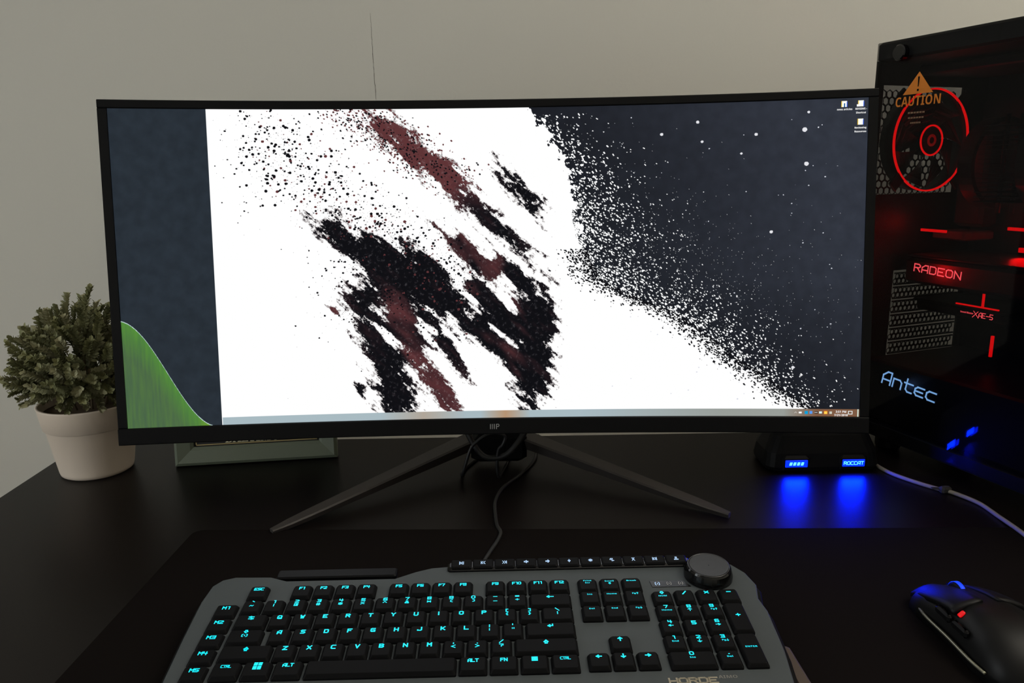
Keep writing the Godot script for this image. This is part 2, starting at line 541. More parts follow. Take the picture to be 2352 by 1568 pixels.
func monitor() -> void:
	var root := thing("monitor", "large curved ultrawide monitor showing a black and white splatter wallpaper", "monitor", at(0, 0, -0.1))
	var panel := Transform3D(Basis(Vector3.RIGHT, -0.1228), Vector3(0, 0.1144, 0.1))
	var w := SCR_W / 2
	var bs := 0.0095
	var b := Shape.new()
	curved(b, -w - bs, w + bs, SCR_H, SCR_H + 0.009, -0.014, 0.0025, 32)
	curved(b, -w - bs, -w, 0.0, SCR_H, -0.014, 0.0025, 2)
	curved(b, w, w + bs, 0.0, SCR_H, -0.014, 0.0025, 2)
	part(root, "bezel", b, M.plastic, panel)
	b = Shape.new()
	curved(b, -w - bs, w + bs, -0.0185, 0.0, -0.014, 0.004, 32)
	var chin := part(root, "bottom_bezel", b, M.plastic, panel)
	b = Shape.new()
	for k in 3:
		b.quad(Vector3(-0.0055 + 0.0022 * k, -0.0065, 0.0043), Vector3(-0.0047 + 0.0022 * k, -0.0065, 0.0043), Vector3(-0.0047 + 0.0022 * k, -0.0125, 0.0043), Vector3(-0.0055 + 0.0022 * k, -0.0125, 0.0043))
	strokes(b, ["P"], Vector2(0.0030, 0.0052), 0.0009, 1, at(0.0033, -0.0095, 0.0043))
	part(chin, "logo", b, M.logo_grey, Transform3D.IDENTITY, "small grey maker's mark IIIP")
	b = Shape.new()
	curved(b, -w - bs + 0.002, w + bs - 0.002, -0.0165, SCR_H + 0.007, -0.028, -0.014, 24, 0.004)
	curved(b, -0.22, 0.22, 0.04, 0.30, -0.05, -0.028, 12, 0.008)
	part(root, "back_shell", b, M.plastic_dark, panel)
	# the picture surface, bent like the panel
	var st := SurfaceTool.new()
	st.begin(Mesh.PRIMITIVE_TRIANGLES)
	var n := 64
	for k in n:
		for q in [[0, 0], [0, 1], [1, 1], [0, 0], [1, 1], [1, 0]]:
			var s: float = (k + q[0]) / float(n)
			st.set_uv(Vector2(s, 1.0 - q[1]))
			st.set_normal(Vector3(-sin((s - 0.5) * SCR_W / SCR_R), 0, cos((s - 0.5) * SCR_W / SCR_R)))
			st.add_vertex(on_screen((s - 0.5) * SCR_W, q[1] * SCR_H, 0.0))
	var sm := StandardMaterial3D.new()
	sm.albedo_color = Color(0.01, 0.01, 0.01)
	sm.roughness = 0.5
	sm.metallic_specular = 0.15
	sm.emission_enabled = true
	sm.emission = Color(0, 0, 0)
	sm.emission_texture = ImageTexture.create_from_image(wallpaper())
	sm.emission_energy_multiplier = 1.0
	sm.texture_repeat = false
	var scr := part(root, "screen", st.commit(), sm, panel, "bright screen, white splatter on dark navy with a taskbar")
	screen_icons(scr)
	# the light that the picture gives: its white part, its dark right part
	area(root, panel * Transform3D(Basis(Vector3.UP, PI), on_screen(-0.09, 0.18, 0.02)), Vector2(0.42, 0.32), Color(0.95, 0.97, 1.0), SCREEN_ENERGY)
	area(root, panel * Transform3D(Basis(Vector3.UP, PI), on_screen(0.20, 0.09, 0.02)), Vector2(0.16, 0.16), Color(0.95, 0.97, 1.0), SCREEN_ENERGY * 0.25)
	# stand: neck, hub and two splayed legs
	b = Shape.new()
	b.box(Vector3(0.002, 0.16, -0.045), Vector3(0.06, 0.30, 0.022), 0.004)
	part(root, "neck", b, M.plastic)
	b = Shape.new()
	b.box(Vector3(0.002, 0.255, -0.015), Vector3(0.10, 0.10, 0.045), 0.006)
	part(root, "mount", b, M.plastic_dark)
	b = Shape.new()
	b.box(Vector3(0.002, 0.03, -0.045), Vector3(0.075, 0.04, 0.045), 0.006)
	part(root, "hub", b, M.plastic_dark)
	for leg in [[Vector3(-0.025, 0.044, -0.05), Vector3(-0.25, 0.007, 0.156)], [Vector3(0.029, 0.044, -0.05), Vector3(0.267, 0.007, 0.134)]]:
		b = Shape.new()
		var rings := []
		var along: Vector3 = leg[1] - leg[0]
		var side := Vector3(-along.z, 0, along.x).normalized()
		for k in 15:
			var f := k / 14.0
			var c: Vector3 = leg[0] + along * f
			var hw: float = lerpf(0.016, 0.0085, f) * (1.0 if k < 12 else [1.0, 0.95, 0.82, 0.45][k - 11])
			var th := lerpf(0.016, 0.006, f)
			var r := PackedVector3Array()
			r.append(c + side * hw * 0.8 + Vector3(0, 0, 0))
			r.append(c - side * hw * 0.8 + Vector3(0, 0, 0))
			r.append(c - side * hw + Vector3(0, -0.0015, 0))
			r.append(c - side * hw * 0.7 + Vector3(0, -th, 0))
			r.append(c + side * hw * 0.7 + Vector3(0, -th, 0))
			r.append(c + side * hw + Vector3(0, -0.0015, 0))
			rings.append(r)
		b.loft(rings)
		part(root, "leg", b, M.leg_metal)

func screen_text(scr: Node3D, s: String, u: float, v: float, height: float, m: Material, centred := true) -> void:
	var x := (u - 0.5) * SCR_W
	part(scr, "text", text_mesh(s, height, 0.95, true, "Droid Sans", centred), m, Transform3D(Basis(Vector3.UP, -x / SCR_R), on_screen(x, (1.0 - v) * SCR_H - height * 0.12, 0.0006)))

func screen_icons(scr: Node3D) -> void:
	var w := glow(Color(1, 1, 1), 0.95)
	screen_text(scr, "news articles", 0.9700, 0.0330, 0.0019, w)
	screen_text(scr, "REVIEWS -", 0.9907, 0.0330, 0.0019, w)
	screen_text(scr, "Shortcut", 0.9907, 0.0445, 0.0019, w)
	screen_text(scr, "Reviewing", 0.9905, 0.0900, 0.0019, w)
	screen_text(scr, "Resources", 0.9905, 0.1015, 0.0019, w)
	screen_text(scr, "3:51 PM", 0.9760, 0.9835, 0.0024, w)
	screen_text(scr, "7/21/2018", 0.9760, 0.9945, 0.0024, w)

# The picture on the screen: a plain splash of white paint over navy, with a taskbar.
func wallpaper() -> Image:
	var W := 2048
	var H := 870
	var px := PackedByteArray()
	px.resize(W * H * 3)
	var fine := FastNoiseLite.new()
	fine.seed = 11
	fine.frequency = 0.02
	fine.fractal_octaves = 5
	var edge := [[-0.15, 0.50], [0.0, 0.552], [0.15, 0.596], [0.32, 0.616], [0.46, 0.624], [0.56, 0.652], [0.66, 0.742], [0.82, 0.838], [1.0, 0.945], [1.15, 1.03]]
	for y in H:
		var v := y / float(H)
		var eb := along(edge, v)
		for x in W:
			var u := x / float(W)
			var n := fine.get_noise_2d(x, y)
			var c := Vector3(1, 1, 1)
			if u < 0.1232:
				c = Vector3(0.155, 0.185, 0.217) * (1.0 + 0.12 * n)
				if u < 0.112:
					var t := u / 0.112
					var h := 0.655 + 0.345 * (0.8 * pow(sin(t * PI / 2), 2.0) + 0.2 * t)
					if v > h:
						var g := fine.get_noise_2d(x * 4.0, y * 0.35)
						c = Vector3(0.30, 0.42, 0.27) + Vector3(0.03, 0.05, -0.015) * g + Vector3(0.02, 0.12, -0.04) * clampf(1.0 - (v - h) * 9.0, 0.0, 1.0) + Vector3(0.14, 0.1, -0.06) * clampf((u - 0.09) * 45.0, 0.0, 1.0)
						if v - h < 0.0028:
							c = Vector3(0.75, 0.85, 0.85)
			elif u > eb + 0.02 * n:
				var k := clampf((u - eb) / 0.35, 0.0, 1.0)
				c = Vector3(0.105, 0.115, 0.14).lerp(Vector3(0.190, 0.207, 0.247), k) * (1.0 + 0.1 * n)
			var at_ := (y * W + x) * 3
			px[at_] = int(clampf(c.x, 0, 1) * 255)
			px[at_ + 1] = int(clampf(c.y, 0, 1) * 255)
			px[at_ + 2] = int(clampf(c.z, 0, 1) * 255)
	var im := Image.create_from_data(W, H, false, Image.FORMAT_RGB8, px)
	# thrown ink: ragged patches where a few soft blots and a streaky noise add up
	var ink := Color(0.05, 0.05, 0.07)
	var brown := Color(0.37, 0.20, 0.21)
	var streak := FastNoiseLite.new()
	streak.seed = 5
	streak.frequency = 0.012
	streak.fractal_octaves = 6
	streak.fractal_gain = 0.62
	# u, v, half length, half width, angle, strength, brownness
	var blots := [[0.395, 0.13, 0.075, 0.016, 0.72, 0.95, 1.0], [0.445, 0.205, 0.02, 0.012, 0.6, 0.8, 1.0], [0.365, 0.50, 0.075, 0.022, 0.62, 1.1, 0.0], [0.405, 0.57, 0.045, 0.020, 0.5, 1.0, 0.0], [0.325, 0.60, 0.03, 0.022, 1.4, 0.8, 0.1], [0.335, 0.74, 0.04, 0.014, 1.0, 0.8, 0.15], [0.36, 0.90, 0.05, 0.024, 1.2, 1.0, 0.0], [0.375, 0.69, 0.055, 0.012, 1.2, 0.9, 0.9], [0.425, 0.90, 0.045, 0.014, 1.05, 0.85, 0.7], [0.49, 0.60, 0.035, 0.012, 0.9, 0.8, 0.0], [0.555, 0.80, 0.085, 0.022, 1.62, 1.0, 0.0], [0.565, 0.66, 0.03, 0.018, 1.1, 0.8, 0.1], [0.505, 0.37, 0.06, 0.013, 0.75, 0.85, 0.1], [0.545, 0.27, 0.045, 0.012, 0.85, 0.75, 0.0], [0.47, 0.46, 0.05, 0.012, 0.75, 0.7, 0.5], [0.29, 0.40, 0.05, 0.010, 0.7, 0.6, 0.0], [0.495, 0.75, 0.045, 0.012, 0.8, 0.8, 0.0], [0.445, 0.80, 0.03, 0.010, 0.9, 0.7, 0.2]]
	for k in 46:
		var q := rng.randf()
		blots.append([0.30 + 0.27 * q + rng.randfn(0.0, 0.035), 0.42 + 0.50 * rng.randf(), rng.randf_range(0.008, 0.035), rng.randf_range(0.003, 0.010), rng.randf_range(0.55, 1.05), rng.randf_range(0.5, 0.95), 0.8 if rng.randf() < 0.3 else 0.0])
	for y in int(0.9765 * H):
		for x in range(int(0.24 * W), int(0.64 * W)):
			var u := x / float(W)
			var v := y / float(H)
			if u > along(edge, v) - 0.004:
				continue
			var f := 0.0
			var bw := 0.0
			for q in blots:
				var d := Vector2(u - q[0], (v - q[1]) * 0.425).rotated(-q[4])
				var e: float = d.x * d.x / (q[2] * q[2]) + d.y * d.y / (q[3] * q[3])
				if e < 6.0:
					var g: float = q[5] * exp(-e)
					f += g
					bw += g * q[6]
			if f < 0.04:
				continue
			var n1 := streak.get_noise_2d((x + y) * 0.45, (x - y * 1.1) * 1.7)
			var n2 := streak.get_noise_2d(x * 5.0 + 900.0, y * 5.0)
			var k := f + n1 * 0.75 + n2 * 0.35
			if k > 0.42:
				var c := ink.lerp(brown, clampf(bw / f * 1.2 - 0.1 + n1 * 0.4, 0.0, 1.0))
				im.set_pixel(x, y, c.lerp(Color(0.6, 0.58, 0.58), clampf(n2 * 0.9 - 0.15, 0.0, 0.5)))
			elif k > 0.30:
				im.set_pixel(x, y, Color(0.72, 0.70, 0.70))
	# specks: dark ones thrown over the white, white ones thrown over the navy
	for k in 1700:
		var t := rng.randf()
		var u := 0.20 + 0.26 * t + rng.randfn(0.0, 0.022)
		var v := 0.10 + 0.50 * t + rng.randfn(0.0, 0.07)
		speck(im, u, v, pow(rng.randf(), 4.0) * 3.4 + 0.4, ink if rng.randf() < 0.72 else brown, 1.0, 0.8)
	for k in 1100:
		var t := rng.randf()
		speck(im, 0.29 + 0.16 * t + rng.randfn(0.0, 0.02), -0.02 + 0.24 * t + rng.randfn(0.0, 0.03), rng.randf() * 1.6 + 0.4, brown if rng.randf() < 0.6 else ink, 1.6, 0.9)
	for k in 260:
		speck(im, 0.19 + rng.randfn(0.0, 0.03), 0.12 + rng.randfn(0.0, 0.10), pow(rng.randf(), 3.0) * 3.0 + 0.5, ink, 1.0, 0.8)
	for k in 900:
		speck(im, 0.36 + rng.randfn(0.0, 0.05), 0.56 + rng.randfn(0.0, 0.10), pow(rng.randf(), 3.0) * 2.4 + 0.4, ink, 1.3, 0.8)
	for k in 9000:
		var v := 0.02 + 0.95 * rng.randf()
		var mid := exp(-pow((v - 0.52) / 0.22, 2.0))
		if rng.randf() > 0.30 + 0.7 * mid:
			continue
		var far: float = pow(absf(rng.randfn(0.0, 1.0)), 1.5) * (0.030 + 0.055 * mid)
		var u := along(edge, v) + far - 0.012
		speck(im, u, v, rng.randf_range(0.4, 1.9) * (1.0 - minf(far * 3.0, 0.6)), Color(1, 1, 1), rng.randf_range(1.0, 3.4), 0.85)
	for k in 2200:
		var v := 0.45 + 0.52 * rng.randf()
		speck(im, along(edge, v) - absf(rng.randfn(0.0, 0.018)) + 0.008, v, rng.randf_range(0.4, 1.7), ink, rng.randf_range(1.0, 3.0), 0.75)
	for k in 70:
		speck(im, rng.randf_range(0.66, 0.97), rng.randf_range(0.03, 0.95), rng.randf_range(0.7, 1.8), Color(0.85, 0.86, 0.9), 1.0, 0.0)
	for q in [[0.9198, 0.09, 6.0], [0.923, 0.195, 5.5], [0.9245, 0.037, 3.2], [0.857, 0.10, 4.0], [0.879, 0.405, 4.2], [0.838, 0.158, 2.8], [0.78, 0.057, 4.0], [0.786, 0.118, 3.4], [0.732, 0.092, 4.0], [0.911, 0.84, 4.0]]:
		speck(im, q[0], q[1], q[2], Color(0.9, 0.9, 0.92), 1.0, 0.0)
	# taskbar
	var y0 := int(0.9765 * H)
	for y in range(y0, H):
		for x in range(int(0.1248 * W), W):
			var u := x / float(W)
			var c := Color(0.66, 0.73, 0.76)
			c = c.lerp(Color(0.70, 0.63, 0.56), clampf(1.0 - absf(u - 0.40) / 0.06, 0.0, 1.0) * 0.8)
			c = c.lerp(Color(0.72, 0.56, 0.42), clampf(1.0 - absf(u - 0.515) / 0.035, 0.0, 1.0) * 0.9)
			c = c.lerp(Color(0.60, 0.62, 0.60), clampf((u - 0.62) / 0.2, 0.0, 1.0))
			c = c.lerp(Color(0.50, 0.36, 0.27), clampf((u - 0.90) / 0.045, 0.0, 1.0))
			im.set_pixel(x, y, c)
	im.fill_rect(Rect2i(W - 5, y0, 3, H - y0), Color(0.85, 0.95, 0.9))
	var yc := int(0.9885 * H)
	for q in [[0.9228, Color(1, 1, 1), 8, 5], [0.9305, Color(0.05, 0.62, 0.85), 9, 9], [0.937, Color(0.35, 0.6, 0.95), 8, 8], [0.9437, Color(0.1, 0.1, 0.1), 9, 6], [0.9497, Color(0.85, 0.95, 0.95), 8, 6], [0.9563, Color(0.93, 0.45, 0.08), 10, 10], [0.9628, Color(0.8, 0.8, 0.75), 7, 7]]:
		im.fill_rect(Rect2i(int(q[0] * W) - q[2] / 2, yc - q[3] / 2, q[2], q[3]), q[1])
	im.fill_rect(Rect2i(int(0.9563 * W) - 4, yc - 3, 8, 7), Color(1.0, 0.85, 0.35))
	im.fill_rect(Rect2i(int(0.9437 * W) - 4, yc - 1, 8, 2), Color(0.85, 0.85, 0.85))
	for k in 4:
		im.set_pixel(int(0.9165 * W) - k, yc - 2 + k, Color(1, 1, 1))
		im.set_pixel(int(0.9165 * W) + k, yc - 2 + k, Color(1, 1, 1))
	im.fill_rect(Rect2i(int(0.9885 * W) - 6, yc - 5, 12, 10), Color(0.92, 0.95, 0.95))
	im.fill_rect(Rect2i(int(0.9885 * W) - 4, yc - 3, 8, 6), Color(0.48, 0.36, 0.28))
	# desktop icons: small documents
	for q in [[0.9700, 0.018], [0.9912, 0.018], [0.9912, 0.0735]]:
		var ix := int(q[0] * W)
		var iy := int(q[1] * H)
		im.fill_rect(Rect2i(ix - 7, iy - 8, 14, 16), Color(1, 1, 0.97))
		im.fill_rect(Rect2i(ix - 8, iy - 8, 2, 16), Color(0.95, 0.8, 0.3))
		im.fill_rect(Rect2i(ix + 6, iy - 6, 2, 14), Color(0.25, 0.4, 0.9))
	im.fill_rect(Rect2i(int(0.97 * W) - 1, int(0.018 * H) - 2, 3, 10), Color(0.1, 0.35, 0.6))
	im.fill_rect(Rect2i(int(0.9912 * W) - 11, int(0.018 * H) + 2, 6, 6), Color(1, 1, 1))
	return im

func along(curve: Array, t: float) -> float:
	for i in range(1, curve.size() - 2):
		if t <= curve[i + 1][0] or i == curve.size() - 3:
			return cubic_interpolate_in_time(curve[i][1], curve[i + 1][1], curve[i - 1][1], curve[i + 2][1], clampf((t - curve[i][0]) / (curve[i + 1][0] - curve[i][0]), 0.0, 1.0), curve[i + 1][0] - curve[i][0], curve[i - 1][0] - curve[i][0], curve[i + 2][0] - curve[i][0])
	return curve[1][1]

func dot(im: Image, cx: float, cy: float, r: float, c: Color) -> void:
	for y in range(int(cy - r), int(cy + r) + 1):
		if y < 0 or y >= im.get_height():
			continue
		var h := r * r - (y - cy) * (y - cy)
		if h < 0.0:
			continue
		var x0 := maxi(int(round(cx - sqrt(h))), int(0.1236 * im.get_width()))
		var x1 := mini(int(round(cx + sqrt(h))), im.get_width() - 1)
		if x1 >= x0:
			im.fill_rect(Rect2i(x0, y, x1 - x0 + 1, 1), c)

# a drop, drawn out along the throw of the paint
func speck(im: Image, u: float, v: float, r: float, c: Color, long: float, tilt: float) -> void:
	var d := Vector2.from_angle(tilt + rng.randf_range(-0.25, 0.25))
	var steps := maxi(1, int(long * 2.0) - 1)
	for k in steps:
		var o := (k - (steps - 1) * 0.5) * r * 0.8
		var x := u * im.get_width() + d.x * o
		var y := v * im.get_height() + d.y * o
		if x > 0.125 * im.get_width() and x < im.get_width() - 2 and y > 0 and y < im.get_height() - 1:
			if r < 0.8:
				im.set_pixel(int(x), int(y), im.get_pixel(int(x), int(y)).lerp(c, 0.75))
			else:
				dot(im, x, y, r, c)

# ---------------------------------------------------------------- computer
func hex_grid(b: Shape, x0: float, x1: float, y0: float, y1: float, pitch: float, open: float, thick: float, xf: Transform3D, keep_out := 0.0, centre := Vector2.ZERO) -> void:
	var ch := pitch * 0.866
	var rows := int((y1 - y0) / ch)
	var cols := int((x1 - x0) / pitch)
	for r in rows:
		for c in cols:
			var cx := x0 + (c + 0.5 + (0.25 if r % 2 else -0.25)) * pitch
			var cy := y0 + (r + 0.5) * ch
			if keep_out > 0.0 and Vector2(cx, cy).distance_to(centre) > keep_out:
				continue
			var ring := []
			for s in [[1.0, 0.0], [open, 0.0]]:
				var q := PackedVector3Array()
				for k in 6:
					var a := TAU * (k + 0.5) / 6.0
					q.append(xf * Vector3(cx + cos(a) * pitch * 0.5774 * s[0], cy + sin(a) * pitch * 0.5774 * s[0], 0.0))
				ring.append(q)
			var back := PackedVector3Array()
			for p in ring[1]:
				back.append(p - xf.basis.z * thick)
			b.loft([ring[0], ring[1], back], false, false)

func computer() -> void:
	var psi := 0.363
	var basis_ := Basis(Vector3(sin(psi), 0, cos(psi)), Vector3.UP, Vector3(-cos(psi), 0, sin(psi)))
	# x runs from the rear to the front of the case, z out of its glass side
	var root := thing("computer_tower", "black computer tower with glass side, red lit parts inside and a warning sticker", "computer", Transform3D(basis_, Vector3(0.508, 0, -0.22)))
	var L := 0.43
	var top := 0.547
	var deep := 0.21
	var b := Shape.new()
	b.box(Vector3(L / 2, 0.030, -deep / 2), Vector3(L, 0.02, deep - 0.006), 0.002)
	part(root, "bottom_panel", b, M.steel_black)
	for x in [0.05, L - 0.06]:
		for z in [-0.03, -deep + 0.03]:
			b = Shape.new()
			b.lathe([[0.014, 0.0], [0.017, 0.004], [0.017, 0.020]], 20, false, at(x, 0, z))
			part(root, "foot", b, M.plastic_dark)
	b = Shape.new()
	b.box(Vector3(L / 2, top - 0.012, -deep / 2), Vector3(L, 0.024, deep), 0.003)
	part(root, "top_panel", b, M.steel_black)
	b = Shape.new()
	b.box(Vector3(L / 2, 0.28, -deep + 0.002), Vector3(L, 0.49, 0.004))
	part(root, "side_panel", b, M.steel_black)
	b = Shape.new()
	b.box(Vector3(L - 0.012, 0.28, -deep / 2), Vector3(0.024, 0.49, deep - 0.008), 0.004)
	part(root, "front_panel", b, M.steel_black)
	# rear wall round its openings: fan grille above, expansion slots below
	b = Shape.new()
	var rear_z := 0.003
	for q in [[0.0, 0.012, 0.04, 0.524], [0.158, 0.206, 0.24, 0.524], [0.012, 0.158, 0.495, 0.524], [0.012, 0.158, 0.245, 0.352], [0.012, 0.060, 0.120, 0.245], [0.195, 0.206, 0.120, 0.24], [0.012, 0.206, 0.04, 0.120]]:
		b.box(Vector3(rear_z, (q[2] + q[3]) / 2, -(q[0] + q[1]) / 2), Vector3(0.003, q[3] - q[2], q[1] - q[0]))
	var rear := part(root, "rear_panel", b, M.steel_black)
	b = Shape.new()
	var turn := Transform3D(Basis(Vector3(0, 0, -1), Vector3.UP, Vector3(1, 0, 0)), Vector3(rear_z, 0, 0))
	hex_grid(b, 0.012, 0.158, 0.352, 0.495, 0.0105, 0.82, 0.0015, turn)
	part(rear, "fan_grille", b, M.steel_black)
	# expansion slot covers, a row of holes in each
	for k in 6:
		b = Shape.new()
		var y := 0.131 + 0.0203 * k
		hex_grid(b, 0.064, 0.192, y - 0.0072, y + 0.0078, 0.0082, 0.66, 0.001, turn)
		for e in [-1, 1]:
			b.box(Vector3(0.003, y + e * 0.0080, -0.128), Vector3(0.0015, 0.0022, 0.128))
		part(root, "slot_cover", b, M.steel_black)
	# exhaust fan
	var fan_at := Transform3D(Basis(Vector3.BACK, -PI / 2), Vector3(0.006, 0.423, -0.078))
	b = Shape.new()
	b.torus([[0.066, 0.0], [0.0665, 0.0], [0.0665, 0.024], [0.066, 0.024]], 56)
	for k in 4:
		var a := PI / 4 + PI / 2 * k
		b.box(Vector3.ZERO, Vector3(0.022, 0.004, 0.016), 0.001, Transform3D(Basis(Vector3.UP, -a), Vector3(cos(a) * 0.076, 0.022, sin(a) * 0.076)))
	var fan := part(root, "exhaust_fan", b, mat(rgb(30, 30, 30), 0.4), fan_at)
	b = Shape.new()
	b.torus([[0.0655, 0.0225], [0.0675, 0.0225], [0.0675, 0.0250], [0.0655, 0.0250]], 72)
	part(fan, "led_ring", b, M.red)
	b = Shape.new()
	b.torus([[0.0185, 0.0232], [0.0205, 0.0232], [0.0205, 0.0245], [0.0185, 0.0245]], 40)
	part(fan, "led_hub_ring", b, M.red)
	b = Shape.new()
	b.lathe([[0.019, 0.004], [0.019, 0.022], [0.017, 0.024]], 32, false)
	part(fan, "fan_hub", b, M.plastic_dark)
	b = Shape.new()
	b.torus([[0.0045, 0.0240], [0.0080, 0.0240], [0.0080, 0.0246], [0.0045, 0.0246]], 28)
	part(fan, "led_hub_mark", b, M.red_dim)
	for k in 9:
		b = Shape.new()
		var a := TAU * k / 9
		var rings := []
		for s in 6:
			var r := lerpf(0.018, 0.063, s / 5.0)
			var sw := lerpf(0.32, 0.42, s / 5.0)
			var rr := PackedVector3Array()
			for e in [-1, 1]:
				var aa: float = a + e * sw + s * 0.05
				rr.append(Vector3(cos(aa) * r, 0.012 + e * 0.008, sin(aa) * r))
			for e in [1, -1]:
				var aa: float = a + e * sw + s * 0.05
				rr.append(Vector3(cos(aa) * r, 0.0105 + e * 0.008, sin(aa) * r))
			rings.append(rr)
		b.loft(rings)
		part(fan, "fan_blade", b, mat(rgb(24, 24, 24), 0.3))
	# inner ledge under the top
	b = Shape.new()
	b.box(Vector3(0.10, 0.514, -0.13), Vector3(0.19, 0.012, 0.12), 0.002)
	part(root, "top_rail", b, mat(rgb(40, 40, 40), 0.5))
	# mainboard
	b = Shape.new()
	b.box(Vector3(0.16, 0.31, -0.190), Vector3(0.29, 0.33, 0.003))
	var board := part(root, "mainboard", b, mat(rgb(18, 18, 18), 0.5))
	b = Shape.new()
	b.box(Vector3(0.035, 0.37, -0.170), Vector3(0.045, 0.13, 0.035), 0.005)
	part(board, "socket_cover", b, mat(rgb(60, 60, 60), 0.35))
	b = Shape.new()
	b.box(Vector3(0.035, 0.294, -0.15), Vector3(0.05, 0.012, 0.06), 0.002)
	part(board, "heat_sink", b, mat(rgb(110, 110, 110), 0.4))
	for k in 4:
		b = Shape.new()
		b.box(Vector3(0.205 + 0.010 * k, 0.385, -0.165), Vector3(0.006, 0.13, 0.04), 0.001)
		var ram := part(root, "memory_stick", b, mat(rgb(30, 30, 30), 0.35))
		b = Shape.new()
		b.box(Vector3(0.205 + 0.010 * k, 0.385, -0.143), Vector3(0.005, 0.12, 0.004), 0.001)
		part(ram, "led_bar", b, M.red)
	# tower cooler on the processor
	b = Shape.new()
	for k in 17:
		b.box(Vector3(0.135, 0.345 + 0.0058 * k, -0.120), Vector3(0.052, 0.0012, 0.105))
	b.box(Vector3(0.135, 0.345, -0.170), Vector3(0.04, 0.03, 0.03), 0.003)
	for k in 4:
		b.lathe([[0.003, 0.33], [0.003, 0.452]], 8, true, at(0.12 + 0.01 * k, 0, -0.10 - 0.012 * k))
	var cooler := part(root, "processor_cooler", b, mat(rgb(30, 30, 30), 0.4, 0.4))
	b = Shape.new()
	b.torus([[0.052, 0.0], [0.058, 0.0], [0.058, 0.024], [0.052, 0.024]], 40, false, Transform3D(Basis(Vector3.BACK, -PI / 2), Vector3(0.163, 0.392, -0.12)))
	part(cooler, "cooler_fan", b, mat(rgb(40, 40, 38), 0.4))
	b = Shape.new()
	b.torus([[0.052, 0.0], [0.058, 0.0], [0.058, 0.02], [0.052, 0.02]], 40, false, Transform3D(Basis(Vector3.BACK, -PI / 2), Vector3(0.086, 0.392, -0.12)))
	part(cooler, "cooler_fan", b, mat(rgb(40, 40, 38), 0.4))
	# graphics card
	b = Shape.new()
	b.box(Vector3(0.165, 0.250, -0.110), Vector3(0.27, 0.034, 0.118), 0.004)
	var gpu := part(root, "graphics_card", b, mat(rgb(34, 34, 34), 0.5))
	b = Shape.new()
	b.box(Vector3(0.165, 0.2705, -0.110), Vector3(0.265, 0.003, 0.118), 0.001)
	part(gpu, "back_plate", b, mat(rgb(38, 38, 38), 0.35, 0.5))
	b = Shape.new()
	strokes(b, ["R", "A", "D", "E", "O", "N"], Vector2(0.0092, 0.0095), 0.0016, 1.4, Transform3D(Basis(Vector3.BACK, -0.05), Vector3(0.083, 0.2535, -0.0502)))
	part(gpu, "led_logo", b, M.red_text, Transform3D.IDENTITY, "glowing red lettering RADEON")
	omni(root, Vector3(0.085, 0.2535, -0.040), Color(1.0, 0.05, 0.08), 0.006, 0.012)
	# sound card
	b = Shape.new()
	b.box(Vector3(0.085, 0.2035, -0.138), Vector3(0.145, 0.004, 0.09), 0.001)
	b.box(Vector3(0.085, 0.196, -0.138), Vector3(0.135, 0.013, 0.086), 0.002)
	var snd := part(root, "sound_card", b, M.plastic_dark)
	b = Shape.new()
	strokes(b, ["X"], Vector2(0.0085, 0.0095), 0.0008, 1.2, at(0.1115, 0.1975, -0.0944))
	strokes(b, ["A", "E", "-", "5"], Vector2(0.0040, 0.0062), 0.0009, 1.2, at(0.1260, 0.1970, -0.0944))
	part(snd, "led_logo", b, M.red_text, Transform3D.IDENTITY, "glowing red lettering X AE-5")
	part(snd, "led_small_print", text_mesh("Sound Blaster", 0.0022, 0.95), M.red_text, at(0.0985, 0.1975, -0.0944))
	for q in [[Vector3(0.112, 0.2075, -0.0945), Vector3(0.062, 0.0018, 0.002)], [Vector3(0.120, 0.224, -0.0945), Vector3(0.0025, 0.032, 0.002)], [Vector3(0.135, 0.158, -0.10), Vector3(0.003, 0.028, 0.003)]]:
		b = Shape.new()
		b.box(q[0], q[1])
		part(snd, "led_strip", b, M.red)
	# light strip on the board and by the memory
	for q in [[Vector3(0.036, 0.302, -0.092), Vector3(0.040, 0.0035, 0.003)], [Vector3(0.125, 0.307, -0.145), Vector3(0.040, 0.004, 0.004)], [Vector3(0.135, 0.280, -0.150), Vector3(0.030, 0.006, 0.004)]]:
		b = Shape.new()
		b.box(q[0], q[1])
		part(board, "led_strip", b, M.red)
	omni(root, Vector3(0.135, 0.283, -0.138), Color(1.0, 0.04, 0.05), 0.0035, 0.015)
	omni(root, Vector3(0.036, 0.312, -0.085), Color(1.0, 0.05, 0.05), 0.0016, 0.012)
	omni(root, Vector3(0.222, 0.385, -0.120), Color(1.0, 0.08, 0.05), 0.005, 0.03)
	omni(root, Vector3(0.045, 0.423, -0.078), Color(1.0, 0.04, 0.05), 0.0022, 0.04)
	# power supply shroud with lit lettering
	b = Shape.new()
	b.box(Vector3(0.215, 0.083, -0.105), Vector3(0.40, 0.086, 0.185), 0.003)
	var shroud := part(root, "power_supply_shroud", b, M.steel_black)
	b = Shape.new()
	strokes(b, ["A", "n", "t", "e", "c"], Vector2(0.0135, 0.0175), 0.0022, 1.3, Transform3D(Basis(Vector3.BACK, -0.06), Vector3(0.0905, 0.103, -0.0118)), true, 0.12)
	part(shroud, "led_logo", b, glow(Color(0.55, 0.76, 1.0), 3.2), Transform3D.IDENTITY, "glowing blue white lettering Antec")
	omni(root, Vector3(0.09, 0.103, -0.006), Color(0.45, 0.65, 1.0), 0.0006, 0.01)
	# the glass side with its sticker and screw
	b = Shape.new()
	b.box(Vector3(L / 2, (top + 0.023) / 2, -0.002), Vector3(L, top - 0.023, 0.004), 0.0008)
	var gm := StandardMaterial3D.new()
	gm.transparency = BaseMaterial3D.TRANSPARENCY_ALPHA
